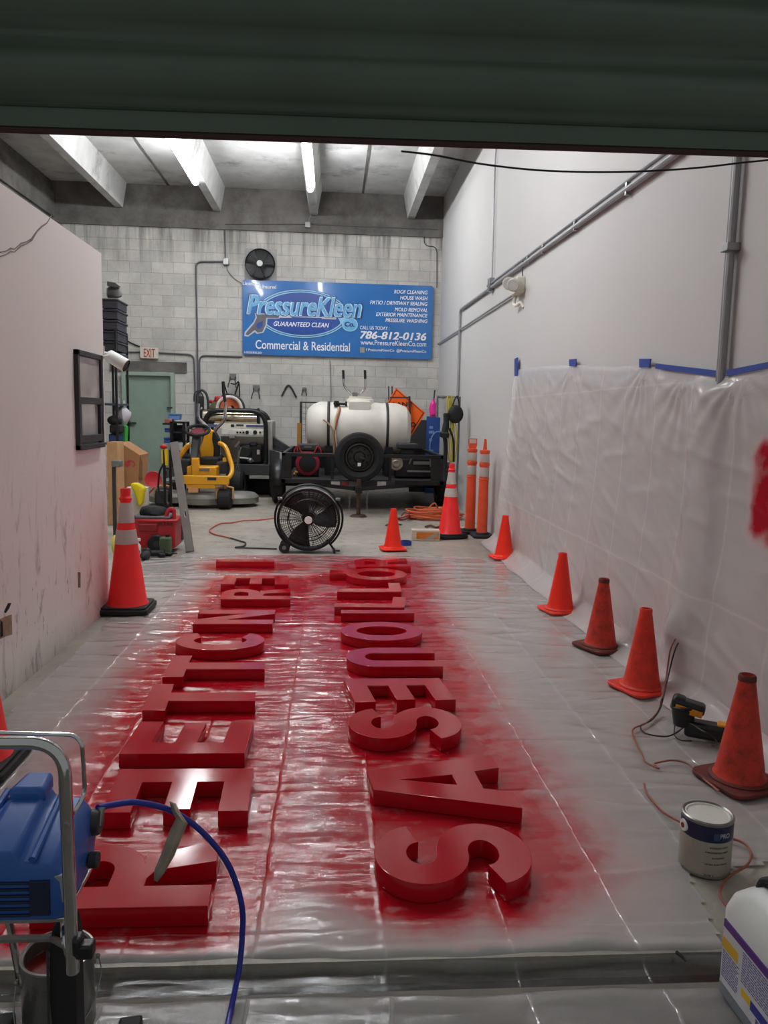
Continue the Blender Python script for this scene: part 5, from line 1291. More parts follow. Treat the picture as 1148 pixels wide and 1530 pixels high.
engine('pump_engine', 'small engine with a red shroud at the left front of the trailer', None, True)
engine('pump_engine', 'dark engine with a pale pulley at the right front of the trailer', None, False)
def rackframe():
    Y = 14.0; a, c = D(450, 601, Y), D(474, 660, Y)
    root = thing('mesh_rack', 'dark square metal rack standing behind the left end of the tank', 'rack', ((a.x+c.x)/2, Y, 0))
    b = MB(); b.tube([(a.x, Y, tzb+.06), (a.x, Y, a.z), (c.x+.3, Y, a.z), (c.x+.3, Y, tzb+.06)], .035, 4); b.build('rack_frame', mat('brown_black_steel', (52, 44, 42), .6), root)
    b = MB()
    for k in range(1, 7): b.tube([(a.x+.03, Y, a.z-.10*k), (c.x+.27, Y, a.z-.10*k)], .006, 4); b.tube([(a.x+.08*k, Y, a.z), (a.x+.08*k, Y, a.z-.7)], .006, 4)
    b.build('rack_mesh', M_grey, root)
    root = thing('upright_board', 'brown-yellow upright board end beside the left end of the tank', 'board', D(447, 680, 12.9))
    b = MB(); b.pxbox(444, 632, 450, 672, 12.9, .06, tzb+.04); b.build('board', mat('ochre_board', (168, 118, 44), .6), root)
rackframe()
# ================================================================= ROADWORK SIGN, BANNER, HANGING GEAR
def diamond():
    Y = 13.7
    t, r, bt = D(592, 579, Y), D(636, 617, Y-.15), D(612, 656, Y-.02)
    lf = t+bt-r; c = (t+bt)/2
    xd = (r-lf); yd = (t-bt); nrm_ = xd.cross(yd).normalized(); nrm_ = nrm_ if nrm_.y < 0 else -nrm_
    root = thing('roadwork_sign', 'orange diamond roadwork sign propped up behind the water tank', 'road sign', c)
    def pl(nm, s, m, lift, hole=None):
        b = MB(); A = [c+(p-c)*s for p in (t, r, bt, lf)]
        if hole:
            B = [c+(p-c)*hole for p in (t, r, bt, lf)]; vs = [p+nrm_*lift for p in A+B]; b.hull(vs, [(k, (k+1) % 4, 4+(k+1) % 4, 4+k) for k in range(4)])
        else:
            vs = [p+nrm_*lift for p in A]+[p-nrm_*.006 for p in A]; b.hull(vs, [(0, 1, 2, 3), (7, 6, 5, 4)]+[(k, (k+1) % 4, 4+(k+1) % 4, 4+k) for k in range(4)])
        return b.build(nm, m, root, flat=True)
    Mk = mat('sign_black', (24, 20, 18), .5)
    pl('sign_face', 1.0, mat('fluorescent_orange', (255, 104, 20), .5, var=.06), .0); pl('sign_border', .93, Mk, .003, .89)
    xu = xd.normalized(); yu = nrm_.cross(xu)
    for s, dy in (('LANE', .12), ('CLOSED', -.24)):
        o = c-xu*(.17 if s == 'LANE' else .23)+yu*dy; M = Matrix.Identity(4)
        for i in range(3): M[i][0], M[i][1], M[i][2], M[i][3] = xu[i], yu[i], nrm_[i], (o+nrm_*.004)[i]
        text('sign_lettering', s, M, .34 if s == 'LANE' else .46, .08, Mk, root, .03)
    b = MB(); b.tube([D(612, 592, Y-.12), D(613, 668, Y-.10)], .025, 4); b.tube([D(583, 594, Y-.08), D(613, 594, Y-.12)], .02, 4); b.build('sign_brace', mat('brown_brace', (70, 44, 34), .6), root)
    b = MB(); b.tube([D(581, 577, Y+.1), D(582, 660, Y+.1)], .012, 6); b.tube([D(586, 577, Y+.1), D(587, 660, Y+.1)], .012, 6); b.build('stand_leg', M_dgrey, root)
diamond()
def board(name, label, cat, px, Y0, Y1, m, th=.03, zb=0.004):
    tl, tr = px; y = Y0
    return None
def leaning():
    a, c = D(614, 628, 14.8), D(642, 628, 14.8); b = MB(); b.box(((a.x+c.x)/2, 14.85, a.z/2+.02), (c.x-a.x, .05, a.z-.02), RX(.0)); tag(b.build('dark_board', mat('charcoal_board', (58, 58, 60), .7), bevel=.004), 'dark grey board standing between the roadwork sign and the blue banner', 'board')
    Y = 14.75; a, c = D(638, 622, Y), D(664, 622, Y)
    root = thing('blue_banner', 'blue printed banner board leaning in the right back corner', 'banner', ((a.x+c.x)/2, Y, .0))
    b = MB(); b.box(((a.x+c.x)/2, Y+.02, a.z/2+.01), (c.x-a.x, .03, a.z-.02)); b.build('banner_panel', mat('banner_blue', (40, 78, 150), .4, var=.3, nscale=4), root)
    Ml = mat('banner_pale_blue', (120, 160, 206), .4); b = MB(); M = facing(((a.x+c.x)/2, Y+.004, 0)); w = c.x-a.x
    b.tube([M @ Vector((w*.45*math.cos(t)+w*.18, a.z*.62+.28*math.sin(t), 0)) for t in [math.radians(60+200*i/16) for i in range(17)]], .012, 5); b.build('banner_curve', Ml, root)
    for zz, ww in ((.86, .35), (.80, .5), (.70, .3), (.56, .45)):
        b = MB(); b.box(((a.x+c.x)/2-w*.28+ww*.05, Y+.003, a.z*zz), (w*ww*.6, .004, .05)); b.build('banner_print', Ml, root)
leaning()
def hanging():
    Y = 11.6
    a, c = D(655, 592, Y), D(689, 593, Y); c.x = min(c.x, XR-.05)
    root = thing('hanging_rack', 'pale metal rack with hooks at the right wall holding straps and pouches', 'rack', ((a.x+c.x)/2, Y, 0))
    b = MB(); b.tube([(a.x, Y+.1, a.z-.3), (a.x, Y+.1, a.z), (c.x, Y+.1, a.z), (c.x, Y+.1, .004)], .018, 6); b.build('rack_frame', M_grey, root)
    b = MB(); z0 = D(670, 624, Y).z; b.box(((a.x+c.x)/2, Y+.12, (a.z+z0)/2), (c.x-a.x, .012, a.z-z0)); b.build('rack_panel', mat('pale_rack_panel', (206, 208, 214), .5), root)
    b = MB()
    for px in (663, 671, 683): q = D(px, 594, Y); b.tube(catmull([q+Vector((0, .1, 0)), q+Vector((0, -.02, -.01)), q+Vector((0, -.05, .03))], 4), .008, 6)
    b.build('hook', M_steel, root)
    My = mat('yellow_strap', (206, 190, 48), .6)
    o = MB(); y_ = Y-.03
    for k, dx in enumerate((0, 3, 6)):
        o.tube(catmull([D(669+dx, 591, y_), D(668+dx, 612, y_-.02), D(671+dx, 640, y_), D(669+dx, 668, y_-.02), D(673+dx, 690, y_), D(677+dx, 660, y_+.02), D(674+dx, 620, y_+.02), D(671+dx, 591, y_)], 6), .009, 6)
    tag(o.build('hanging_strap', My), 'bundle of yellow straps hanging from the pale rack', 'strap')
    root = thing('black_pouch', 'round black pouch hanging by its loop from the pale rack', 'pouch', D(682, 619, Y-.1))
    b = MB(); q = D(681, 619, Y-.08); b.ball(q, .125, s=(.95, .5, 1.1)); b.build('pouch_body', M_black, root)
    b = MB(); b.tube(catmull([q+Vector((-.06, 0, .1)), D(683, 592, Y-.06), q+Vector((.06, 0, .1))], 6), .01, 6); b.build('hanging_loop', M_black, root)
    b = MB(); b.tube(catmull([D(667, 617, Y-.1), D(667, 632, Y-.1), D(665, 645, Y-.12), D(664, 652, Y-.1)], 6), [.03]+[.045]*6+[.05]*6+[.075]*6+[.06], 12); b.tube(catmull([D(664, 648, Y-.1), D(666, 668, Y-.1), D(665, 700, Y-.1)], 6), .032, 10); b.tube(catmull([D(672, 640, Y-.09), D(678, 660, Y-.1), D(678, 690, Y-.1)], 5), .016, 8)
    tag(b.build('hanging_harness', M_black), 'long black harness hanging beside the yellow straps', 'harness')
    root = thing('hanging_bag', 'bright pink plastic bag hanging in the right back corner', 'bag', D(648, 612, 12.5))
    b = MB(); q = D(648, 611, 12.5); b.lathe([(.01, .17), (.03, .13), (.055, .08), (.075, 0), (.07, -.09), (.05, -.12), (.001, -.125)], c=q, n=14)
    for v in b.bm.verts: v.co += Vector((noise.noise(v.co*14)*.025, noise.noise(v.co*14+Vector((9, 0, 0)))*.02, noise.noise(v.co*9)*.02))
    b.build('bag_body', mat('hot_pink_plastic', (226, 44, 150), .3), root)
    b = MB(); b.tube([q+Vector((.0, 0, .16)), D(650, 583, 12.5)], .012, 6); b.build('bag_tie', M_dgrey, root)
hanging()
# hose pile, carton, tape roll near the far tall cone
def hose_pile():
    c = F(648, 775); b = MB(); random.seed(5)
    for k in range(11):
        rx = .36+random.uniform(-.06, .05); z = .015+.022*(k % 7); ox, oy = random.uniform(-.05, .05), random.uniform(-.04, .04)
        b.tube([(c.x+ox+rx*math.cos(t), c.y+oy+.22*math.sin(t), z+.012*math.sin(3*t+k)) for t in [2*PI*i/30 for i in range(30)]], .012, 6, closed=True)
    b.tube(catmull([(c.x+.05, c.y-.05, .16), (c.x, c.y-.1, .24), (c.x-.06, c.y-.1, .2), (c.x-.1, c.y-.12, .12)], 5), .012, 6)
    tag(b.build('hose_coil', mat('orange_hose', (214, 104, 62), .5)), 'coil of orange hose on the floor behind the far tall cone', 'hose')
    b = MB(); p = [F(600, 770, .02), F(606, 766, .06), F(612, 772, .04), F(604, 776, .02), F(595, 775, .02), F(606, 772, .08), F(616, 768, .06), F(622, 774, .02)]
    b.tube(catmull(p, 6), .014, 6); tag(b.build('cable_bundle', mat('dark_red_cable', (130, 52, 46), .6)), 'dark red cable bundle beside the orange hose coil', 'cable')
hose_pile()
def carton():
    a, c = F(616, 808), F(657, 808); root = thing('carton', 'orange and white carton lying beside the far tall cone', 'carton', ((a.x+c.x)/2, a.y+.08, .003), -.03)
    w = c.x-a.x; h = .125
    b = MB(); b.box((0, 0, h/2), (w, .16, h)); b.build('carton_box', mat('carton_white', (206, 192, 176), .7), root, local=True, bevel=.003)
    b = MB(); b.box((.02, -.081, h/2), (w*.80, .003, h*.66)); b.build('orange_print', mat('carton_orange', (214, 122, 36), .6), root, local=True, flat=True)
    b = MB(); b.prism([(-.02, .02), (.12, .1), (.14, .1), (.14, .05), (.06, .02)], facing((0, -.0815, 0)), 0, .002); b.build('grey_print', mat('carton_grey', (170, 160, 150), .6), root, local=True, flat=True)
    p = F(601, 816); b = MB(); b.lathe([(.05, 0), (.065, 0), (.065, .05), (.05, .05), (.05, 0)], c=(p.x+.05, p.y+.06, .004), n=24); tag(b.build('tape_roll', M_tape), 'roll of blue tape on the floor behind the small cone by the fan', 'tape roll')
    tag((lambda b: (b.tube(catmull([F(577, 785, .02), F(584, 782, .02), F(592, 783, .02), F(600, 784, .02)], 4), .012, 6), b.build('floor_strap', mat('brown_strap', (84, 60, 50), .8)))[1])(MB()), 'short brown strap lying on the floor in front of the trailer', 'strap')
    tag((lambda b: (b.tube(catmull([F(636, 787, .02), F(644, 785, .02), F(652, 788, .02), F(660, 785, .02)], 4), .014, 6), b.build('floor_strap', mat('brown_strap2', (110, 76, 56), .8)))[1])(MB()), 'short brown strap lying on the floor behind the carton', 'strap')
carton()
# ================================================================= YELLOW MOWER
def mower():
    Y = 12.0; g = lambda px, py, y=Y: D(px, py, y)
    root = thing('ride_on_mower', 'yellow ride-on mower with a black steering wheel and grey deck', 'mower', (g(300, 740).x, 12.3, 0))
    My = mat('mower_yellow', (236, 168, 28), .35, var=.06, coat=.3); Mk = M_dgrey; Mdk = mat('deck_grey', (134, 132, 126), .5, .2)
    x0, x1 = g(226, 745, 12.3).x, g(380, 745, 12.35).x
    b = MB(); zt = .25; zb = .06; cxs = [(x0+.30, 12.45), ((x0+x1)/2, 12.25), (x1-.30, 12.45)]
    for cx, cy in cxs: b.lathe([(.30, zb), (.36, zb), (.365, zb+.09), (.34, zt-.07), (.30, zt-.04), (.001, zt-.02)], c=(cx, cy, 0), n=36)
    b.build('mower_deck', Mdk, root)
    # casters
    for px in (243, 335.5):
        p = g(px, 750, 11.9); b = MB(); b.lathe([(.05, -.085), (.13, -.10), (.158, -.08), (.158, .08), (.13, .10), (.05, .085)], c=(p.x, 11.95, .16), axis=(1, 0, 0), n=28); b.build('front_caster', M_black, root)
        b = MB(); b.tube([(p.x+.125, 11.95, .16), (p.x+.125, 11.95, .33), (p.x, 12.0, .35), (p.x-.125, 11.95, .33), (p.x-.125, 11.95, .16)], .02, 6); b.cyl((p.x, 12.0, .3), (p.x, 12.0, .40), .035, n=12); b.build('caster_fork', mat('caster_tan', (206, 160, 110), .45), root)
    xa, xb = g(243, 725).x, g(336, 725).x
    b = MB(); b.tube([(xa, 12.0, .40), ((xa+xb)/2-.3, 12.05, .44), ((xa+xb)/2+.3, 12.05, .44), (xb, 12.0, .40)], .045, 8); b.build('front_axle', M_grey, root)
    b = MB(); b.pxbox(272, 711, 342, 724, 11.84, .10); b.pxbox(279, 723, 322, 730, 11.86, .08); b.build('front_bumper', My, root, bevel=.012)
    b = MB(); b.pxbox(281, 728, 296, 736, 11.85, .08); b.build('hitch_plate', mat('hitch_tan', (220, 164, 110), .5), root, bevel=.006)
    b = MB(); b.pxbox(310, 713.5, 323, 717.5, 11.825, .02); b.build('bumper_badge', M_dgrey, root)
    b = MB(); b.pxbox(279, 697, 323, 713, 12.15, .5); b.build('footwell', My, root, bevel=.02)
    b = MB(); b.pxbox(296, 700, 313, 704, 12.14, .02); b.build('footwell_print', M_grey, root)
    b = MB(); b.pxbox(286, 684, 297, 712, 12.1, .12); b.build('column_base', My, root, bevel=.015)
    p0, p1 = g(291, 688, 12.16), g(293, 648, 12.42); b = MB(); b.box((p0+p1)/2, (.115, .12, (p1-p0).length), RX(-.55)); b.build('steering_column', Mk, root, bevel=.02)
    c = g(295.5, 643, 12.38); R = 16.5/(FPX/12.38); b = MB(); nn = Vector((0, -.42, .9)).normalized(); u = Vector((1, 0, 0)); v = nn.cross(u)
    b.tube([c+u*R*math.cos(t)+v*R*math.sin(t) for t in [2*PI*i/36 for i in range(36)]], .026, 8, closed=True)
    for t in (.5, 2.6, 4.7): b.tube([c-nn*.03, c+u*R*math.cos(t)+v*R*math.sin(t)], .014, 6)
    b.build('steering_wheel', M_black, root)
    b = MB(); b.cyl(c-nn*.045, c-nn*.005, .125, .11, 20); b.build('wheel_hub', mat('maroon_plastic', (110, 22, 44), .5), root, bevel=.01)
    # seat
    Ys = 12.95; M = facing((0, Ys, 0)); pts = [(299, 684), (298, 670), (303, 658), (306, 645), (310, 642), (318, 642), (321, 648), (319, 660), (322, 672), (321, 684)]
    b = MB(); b.prism([(g(x, y, Ys).x, g(x, y, Ys).z) for x, y in pts], facing((0, Ys, 0)), -.10, 0); b.build('seat_back', My, root, bevel=.03, seg=3)
    pts = [(318, 644), (323, 646), (328, 656), (328.5, 676), (326, 686), (319, 684), (320, 668), (317, 656)]
    b = MB(); b.prism([(g(x, y, Ys).x, g(x, y, Ys).z) for x, y in pts], facing((0, Ys, 0)), -.12, .03); b.build('seat_bolster', M_black, root, bevel=.025, seg=3)
    b = MB(); b.pxbox(297, 684, 326, 695, 12.5, .45); b.build('seat_cushion', M_black, root, bevel=.03, seg=3)
    # side fender tube, arm controls
    b = MB(); b.tube(catmull([g(328, 662, 12.7), g(337, 668, 12.6), g(343, 684, 12.5), g(347, 700, 12.4), g(344, 711, 12.3), g(335, 719, 12.2)], 6), .036, 10); b.build('side_fender', My, root)
    b = MB(); b.tube(catmull([g(262, 700, 12.5), g(268, 684, 12.5), g(278, 669, 12.5), g(284, 664, 12.55)], 6), .04, 8); b.build('side_fender', My, root)
    b = MB(); b.pxbox(322, 690, 340, 708, 12.5, .5); b.pxbox(262, 688, 282, 708, 12.5, .5); b.build('side_console', Mk, root, bevel=.02)
    b = MB(); b.pxbox(333, 684, 338, 690, 12.48, .05); b.build('console_badge', My, root)
    b = MB(); b.pxbox(268, 680, 330, 700, 13.0, .4); b.build('rear_engine_cover', M_blk2, root, bevel=.04)
    for px in (262, 352):
        p = g(px, 715, 13.2); b = MB(); b.lathe([(.10, -.13), (.22, -.14), (.27, -.10), (.27, .10), (.22, .14), (.10, .13)], c=(p.x, 13.2, .274), axis=(1, 0, 0), n=32); b.cyl((p.x-.08, 13.2, .274), (p.x+.08, 13.2, .274), .11, n=18, m=1); b.build('rear_wheel', [M_black, My], root)
    # roll bar
    Yr = 13.0
    for pts in ([(297, 603), (296, 625), (315, 642), (317, 660)], [(337, 600), (336.5, 627), (321, 643), (318, 660)]):
        b = MB(); b.tube(fillet([g(x, y, Yr) for x, y in pts], .06), .027, 10); b.build('roll_bar', M_chrome, root)
    b = MB(); b.tube([g(333.5, 570, Yr), g(334, 585, Yr), g(337, 602, Yr)], .026, 10); b.tube([g(334, 570, Yr), g(340, 590, Yr+.1)], .012, 6); b.build('bar_grip', M_black, root)
    b = MB(); b.tube([g(352, 668, 12.7), g(358, 660, 12.7)], .02, 8); b.tube([g(353, 700, 12.6), g(360, 668, 12.6)], .012, 6); b.tube([g(356, 668, 12.8), g(357, 705, 12.8)], .012, 6); b.build('control_lever', M_steel, root)
mower()
# ================================================================= PRESSURE WASHER SKID
def washer():
    Y = 13.6; g = lambda px, py, y=Y: D(px, py, y)
    root = thing('pressure_washer', 'large skid pressure washer with a shiny steel coil behind the mower', 'pressure washer', (g(355, 720).x, Y+.3, 0))
    loop = fillet([g(306, 700), g(306, 613), g(397, 614), g(398, 696), g(380, 698)], .28, 8)
    b = MB(); b.tube(loop, .042, 10); b.build('tube_frame', M_blk2, root); b = MB(); b.tube([p+Vector((0, .75, 0)) for p in loop], .042, 10); b.build('tube_frame', M_blk2, root)
    M_stain = mat('polished_stainless', (196, 186, 168), .18, 1.0, var=.08)
    b = MB(); c0, c1 = g(304, 624, Y+.2), g(387, 625.5, Y+.2); b.cyl(c0, c1, .155, n=36); o = b.build('burner_coil', M_stain, root, bevel=.01)
    b = MB(); b.cyl(g(385, 624, Y+.2), g(388, 624, Y+.2), .165, n=36); b.build('coil_band', M_black, root)
    Mp = mat('panel_white', (236, 234, 224), .3)
    b = MB(); b.pxbox(320, 633, 395, 640.5, Y+.02, .5); b.pxbox(331, 641, 395, 650, Y, .5); b.build('control_panel', Mp, root, bevel=.008)
    b = MB(); b.pxbox(368, 635, 394, 638, Y+.005, .02); b.pxbox(305, 634, 325, 638, Y+.01, .02); b.build('panel_stripe', mat('stripe_blue', (84, 90, 140), .4), root)
    b = MB(); b.pxbox(345, 634, 350, 638, Y+.005, .02); b.pxbox(353, 634, 364, 636.5, Y+.01, .015); b.build('panel_print', M_dgrey, root)
    for px, r_ in ((355, .018), (359.5, .018), (364, .018), (369.5, .03), (381.5, .035), (389, .018)):
        b = MB(); p = g(px, 646, Y); b.cyl(p+Vector((0, .01, 0)), p+Vector((0, -.03, 0)), r_, n=14); b.build('panel_knob', M_black, root)
    b = MB(); b.pxbox(358, 664, 392, 692, Y+.08, .5); b.pxbox(372, 661, 384, 668, Y+.06, .3); b.build('engine_block', M_blk2, root, bevel=.03)
    b = MB(); p = g(366, 676, Y+.07); b.lathe([(.001, -.03), (.09, -.03), (.13, 0), (.13, .03)], c=p, axis=(0, 1, 0), n=24); b.build('engine_fan', M_black, root)
    b = MB(); b.tube([g(358, 684, Y+.04), g(376, 686, Y+.03), g(378, 690, Y+.03)], .022, 8); b.ball(g(374, 688, Y+.02), .05); b.build('pump_pipe', M_steel, root); b = MB(); b.cyl(g(344, 655, Y+.02), g(352, 654, Y), .04, n=12); b.build('pipe_nozzle', M_steel, root)
    b = MB(); b.pxbox(384, 672, 388, 679, Y+.05, .02); b.build('engine_badge', M_refl, root)
    b = MB(); b.pxbox(330, 652, 396, 698, Y+.7, .03); b.build('back_panel', mat('beige_panel', (140, 132, 120), .6), root)
    b = MB(); b.pxbox(396, 628, 407, 700, Y+.1, .8); b.build('side_tank', mat('pale_grey_side', (164, 160, 154), .5), root, bevel=.03)
    b = MB(); b.pxbox(345, 694, 403, 710, Y-.05, 1.1); b.build('base_tray', M_dgrey, root, bevel=.01)
    b = MB(); b.hull([g(403, 672, Y+.05), g(418, 676, Y-.1), g(418, 700, Y-.1), g(410, 706, Y), g(403, 706, Y+.05), g(403, 672, Y+.6), g(418, 676, Y+.6), g(418, 700, Y+.6), g(410, 706, Y+.6), g(403, 706, Y+.6)], [(0, 1, 2, 3, 4), (9, 8, 7, 6, 5), (0, 5, 6, 1), (1, 6, 7, 2), (2, 7, 8, 3), (3, 8, 9, 4), (4, 9, 5, 0)]); b.build('wheel_guard', mat('slate_guard', (74, 78, 82), .55), root)
    for px in (362, 412):
        p = g(px, 720, Y+.3); b = MB(); b.lathe([(.08, -.09), (.24, -.10), (.28, -.07), (.28, .07), (.24, .10), (.08, .09)], c=(p.x, Y+.3, .284), axis=(1, 0, 0), n=28); b.build('road_wheel', M_black, root)
    b = MB(); b.pxbox(350, 716, 412, 730, Y+.6, .1, .004); b.build('skid_foot', M_black, root)
    # black hoses heaped at the right
    b = MB(); random.seed(11)
    for k in range(6): b.tube(catmull([g(403+k, 652+3*k, Y+.3), g(412, 656+3*k, Y+.25), g(424, 664+2*k, Y+.2), g(436, 672+k, Y+.25)], 5), .025, 6)
    tag(b.build('black_hose_bundle', M_dgrey), 'bundle of dark hoses draped between the pressure washer and the trailer', 'hose')
    # gear standing on top
    zt = g(350, 611, Y+.3).z
    root = thing('hose_reel', 'orange and white hose reel resting on the pressure washer frame', 'hose reel', g(346, 611, Y+.3))
    c = g(344, 611, Y+.3); b = MB(); b.lathe([(.06, -.10), (.20, -.10), (.20, -.08), (.08, -.06), (.08, .06), (.20, .08), (.20, .10), (.06, .10)], c=c, axis=(.35, -.9, .0), n=32); b.build('reel_drum', mat('reel_orange', (200, 96, 50), .5), root)
    b = MB(); b.tube([c+Vector((.21*math.cos(t), -.11, .21*math.sin(t))) for t in [math.radians(180*i/16) for i in range(17)]], .03, 8); b.build('reel_rim', mat('reel_white', (206, 200, 194), .5), root)
    b = MB(); b.tube([c+Vector((.25*math.cos(t), -.04, .25*math.sin(t))) for t in [math.radians(-10+150*i/16) for i in range(17)]], .022, 8); b.build('wound_hose', M_dgrey, root)
    root = thing('blower_unit', 'red and olive motor unit resting on top of the pressure washer', 'motor unit', g(323, 611, Y+.3))
    b = MB(); b.hull([g(311, 611, Y+.2), g(328, 611, Y+.2), g(333, 600, Y+.2), g(318, 600, Y+.2), g(311, 611, Y+.5), g(328, 611, Y+.5), g(333, 600, Y+.5), g(318, 600, Y+.5)], [(0, 1, 2, 3), (7, 6, 5, 4), (0, 4, 5, 1), (1, 5, 6, 2), (2, 6, 7, 3), (3, 7, 4, 0)]); b.build('olive_case', mat('olive_case', (96, 92, 66), .6), root, bevel=.01)
    b = MB(); b.pxbox(320, 592, 334, 600.5, Y+.2, .25); b.pxbox(312, 597, 320, 603, Y+.22, .2); b.build('red_cover', mat('motor_red', (178, 34, 44), .4), root, bevel=.03)
    b = MB(); b.tube(catmull([g(300, 640, Y+.1), g(296, 610, Y+.1), g(295, 590, Y+.1), g(301, 583, Y+.1), g(308, 588, Y+.1), g(311, 600, Y+.1), g(311, 612, Y+.1)], 7), .022, 8); b.tube(catmull([g(290, 600, Y+.2), g(291, 588, Y+.2), g(297, 584, Y+.2), g(303, 592, Y+.2), g(300, 608, Y+.2), g(293, 612, Y+.2)], 6), .012, 6)
    tag(b.build('looped_hose', M_dgrey), 'dark looped hose standing at the left end of the pressure washer', 'hose')
    root = thing('pipe_stand', 'dark upright pump stand with a gauge between the door and the mower', 'stand', (g(297, 650, Y+.35).x, Y+.35, 0))
    b = MB(); b.tube([g(294, 660, Y+.35), Vector((g(294, 660, Y+.35).x, Y+.35, .004))], .05, 8); b.pxbox(297, 592, 304, 612, Y+.3, .1); b.pxbox(296, 610, 303, 650, Y+.3, .1); b.tube([g(294, 670, Y+.35), g(296, 600, Y+.35)], .03, 8); b.build('stand_column', M_dgrey, root, bevel=.008)
    b = MB(); b.ball(g(300, 610, Y+.25), .03); b.build('gauge', M_white, root)
washer()
# wall hooks and hanging handles on the block wall
def wallhook(px, py, label, s=1.0):
    p = D(px, py, BACK-.03); root = thing('wall_hook', label, 'wall hook', p, 0, 'wall hooks on the block wall')
    b = MB(); b.box((0, .015, .06*s), (.13*s, .02, .10*s)); b.build('hook_plate', M_grey, root, local=True)
    b = MB()
    for d in (-.05, .05): b.tube(catmull([(d*s, 0, .05*s), (d*s, -.06, -.02), (d*1.4*s, -.12, -.10*s), (d*1.5*s, -.14, -.16*s)], 4), .011, 6)
    b.build('hook_prong', M_dgrey, root, local=True)
wallhook(348, 567, 'metal wall hook above the orange hose reel')
wallhook(383, 584, 'metal wall hook left of the blue sign base, above the pressure washer end')
wallhook(455, 584, 'small dark wall hook above the left end of the water tank', .6)
b = MB(); b.tube(catmull(onback([(421, 592), (424, 586), (429, 577), (433, 576.5), (437, 582), (443, 594)], .02), 6), .018, 8); tag(b.build('mounted_hook', M_dgrey), 'bent dark hook arch on the block wall between the washer and the tank', 'wall hook')
def strap_handles():
    root = thing('hanging_strap', 'pair of thin black strap loops hanging from the hook above the reel', 'strap', D(352, 580, BACK-.12))
    b = MB(); b.tube(catmull(onback([(345, 573), (352, 574), (357, 571), (358, 590), (357, 604)], .14), 5), .013, 6); b.tube(onback([(357, 572), (351, 590)], .14), .017, 6); b.build('strap', M_black, root)
    Y = 13.2
    root = thing('cart_handle', 'chrome and black tubular handle standing above the water tank lid', 'handle', D(529, 594, Y))
    pts = [D(513, 553, Y), D(513.5, 566, Y), D(514, 577, Y), D(527, 591, Y), D(534, 591, Y), D(546, 582, Y), D(546, 566, Y), D(545.5, 553, Y)]
    b = MB(); b.tube(fillet(pts[1:-1], .05), .017, 10); b.build('handle_tube', M_chrome, root)
    b = MB(); b.tube(pts[:2], .022, 10); b.build('hand_grip', M_black, root); b = MB(); b.tube(pts[-2:], .022, 10); b.build('hand_grip', M_black, root)
    b = MB(); b.box(D(530.5, 589.5, Y), (.09, .07, .07)); b.build('mount_block', M_grey, root, bevel=.006)
strap_handles()
# ================================================================= CLUTTER BEHIND THE PARTITION
def tool_cart():
    a, c = F(197, 826), F(260, 818); Y = 8.12
    a = D(197, 826, Y); c = D(262, 826, Y); cx = (a.x+c.x)/2; w = c.x-a.x
    root = thing('tool_cart', 'red rolling tool chest with a black wheel behind the left tall cone', 'tool chest', (cx, Y, .004))
    Mr = mat('tool_chest_red', (176, 26, 34), .45, var=.1); H_ = D(230, 776, Y).z
    b = MB(); b.box((0, .17, H_*.5+.02), (w, .34, H_*.86)); b.box((w*.1, .17, H_*.94), (w*.9, .36, H_*.10)); b.build('chest_body', Mr, root, local=True, bevel=.015)
    b = MB(); b.box((-w*.05, .17, H_+.012), (w*.86, .32, .03)); b.build('chest_lid', mat('lid_grey', (92, 92, 96), .5), root, local=True, bevel=.01)
    b = MB(); b.box((-w*.12, -.006, H_*.74), (w*.42, .02, H_*.22)); b.build('front_latch', mat('chest_red_dark', (140, 22, 28), .5), root, local=True, bevel=.008)
    b = MB()
    for k in range(6): b.box((w*.12+k*.028, -.004, H_*.86), (.018, .02, .035))
    b.build('rib_row', mat('chest_red_shadow', (110, 18, 24), .5), root, local=True)
    b = MB(); b.tube(fillet([(w*.25, .05, H_), (w*.34, .05, H_+.10), (w*.46, .05, H_+.10), (w*.45, .05, H_*.5)], .03), .022, 8); b.build('pull_handle', Mr, root, local=True)
    wc = D(235, 810, Y-.03); b = MB(); b.lathe([(.02, -.03), (.085, -.03), (.098, -.015), (.098, .015), (.085, .03), (.02, .03)], c=(wc.x-cx, -.035, .098), axis=(0, 1, 0), n=30); b.cyl((wc.x-cx, -.07, .098), (wc.x-cx, .0, .098), .035, .03, 16, m=1); b.build('wheel', [M_black, M_dgrey], root, local=True)
    # things lying on the lid
    z = H_+.032
    root2 = thing('black_bag', 'crumpled black bag lying on the red tool chest', 'bag', (cx-.03, Y+.1, z))
    b = MB(); b.ball((0, .05, .03), .15, s=(1.05, .8, .45), n=20)
    for v in b.bm.verts:
        v.co += Vector((noise.noise(v.co*9)*.03, noise.noise(v.co*9+Vector((4, 0, 0)))*.03, noise.noise(v.co*11+Vector((0, 7, 0)))*.025)); v.co.z = max(v.co.z, .001)
    b.build('bag_body', M_black, root2, local=True)
    root3 = thing('yellow_cloth', 'bright yellow cloth draped over a white tub behind the tool chest', 'cloth', D(205, 756, Y+.45))
    Yc = Y+.42; pts = [(195, 722), (204, 722), (212, 726), (216, 730), (214, 742), (213, 753), (207, 757), (203, 745), (199, 734), (195, 728)]
    b = MB(); b.prism([(D(x, y, Yc).x, D(x, y, Yc).z) for x, y in pts], facing((0, Yc, 0)), -.10, 0); b.build('cloth_body', mat('yellow_cloth_fabric', (232, 206, 20), .7, bmp=.3, bscale=30), root3, bevel=.02, seg=3)
    root4 = thing('white_tub', 'white plastic tub under the yellow cloth', 'tub', (D(206, 750, Y+.6).x, Y+.62, .004))
    b = MB(); zt = D(210, 730, Y+.5).z; b.cyl((0, 0, 0), (0, 0, zt), .10, .12, 24); b.build('tub_body', M_offw, root4, local=True)
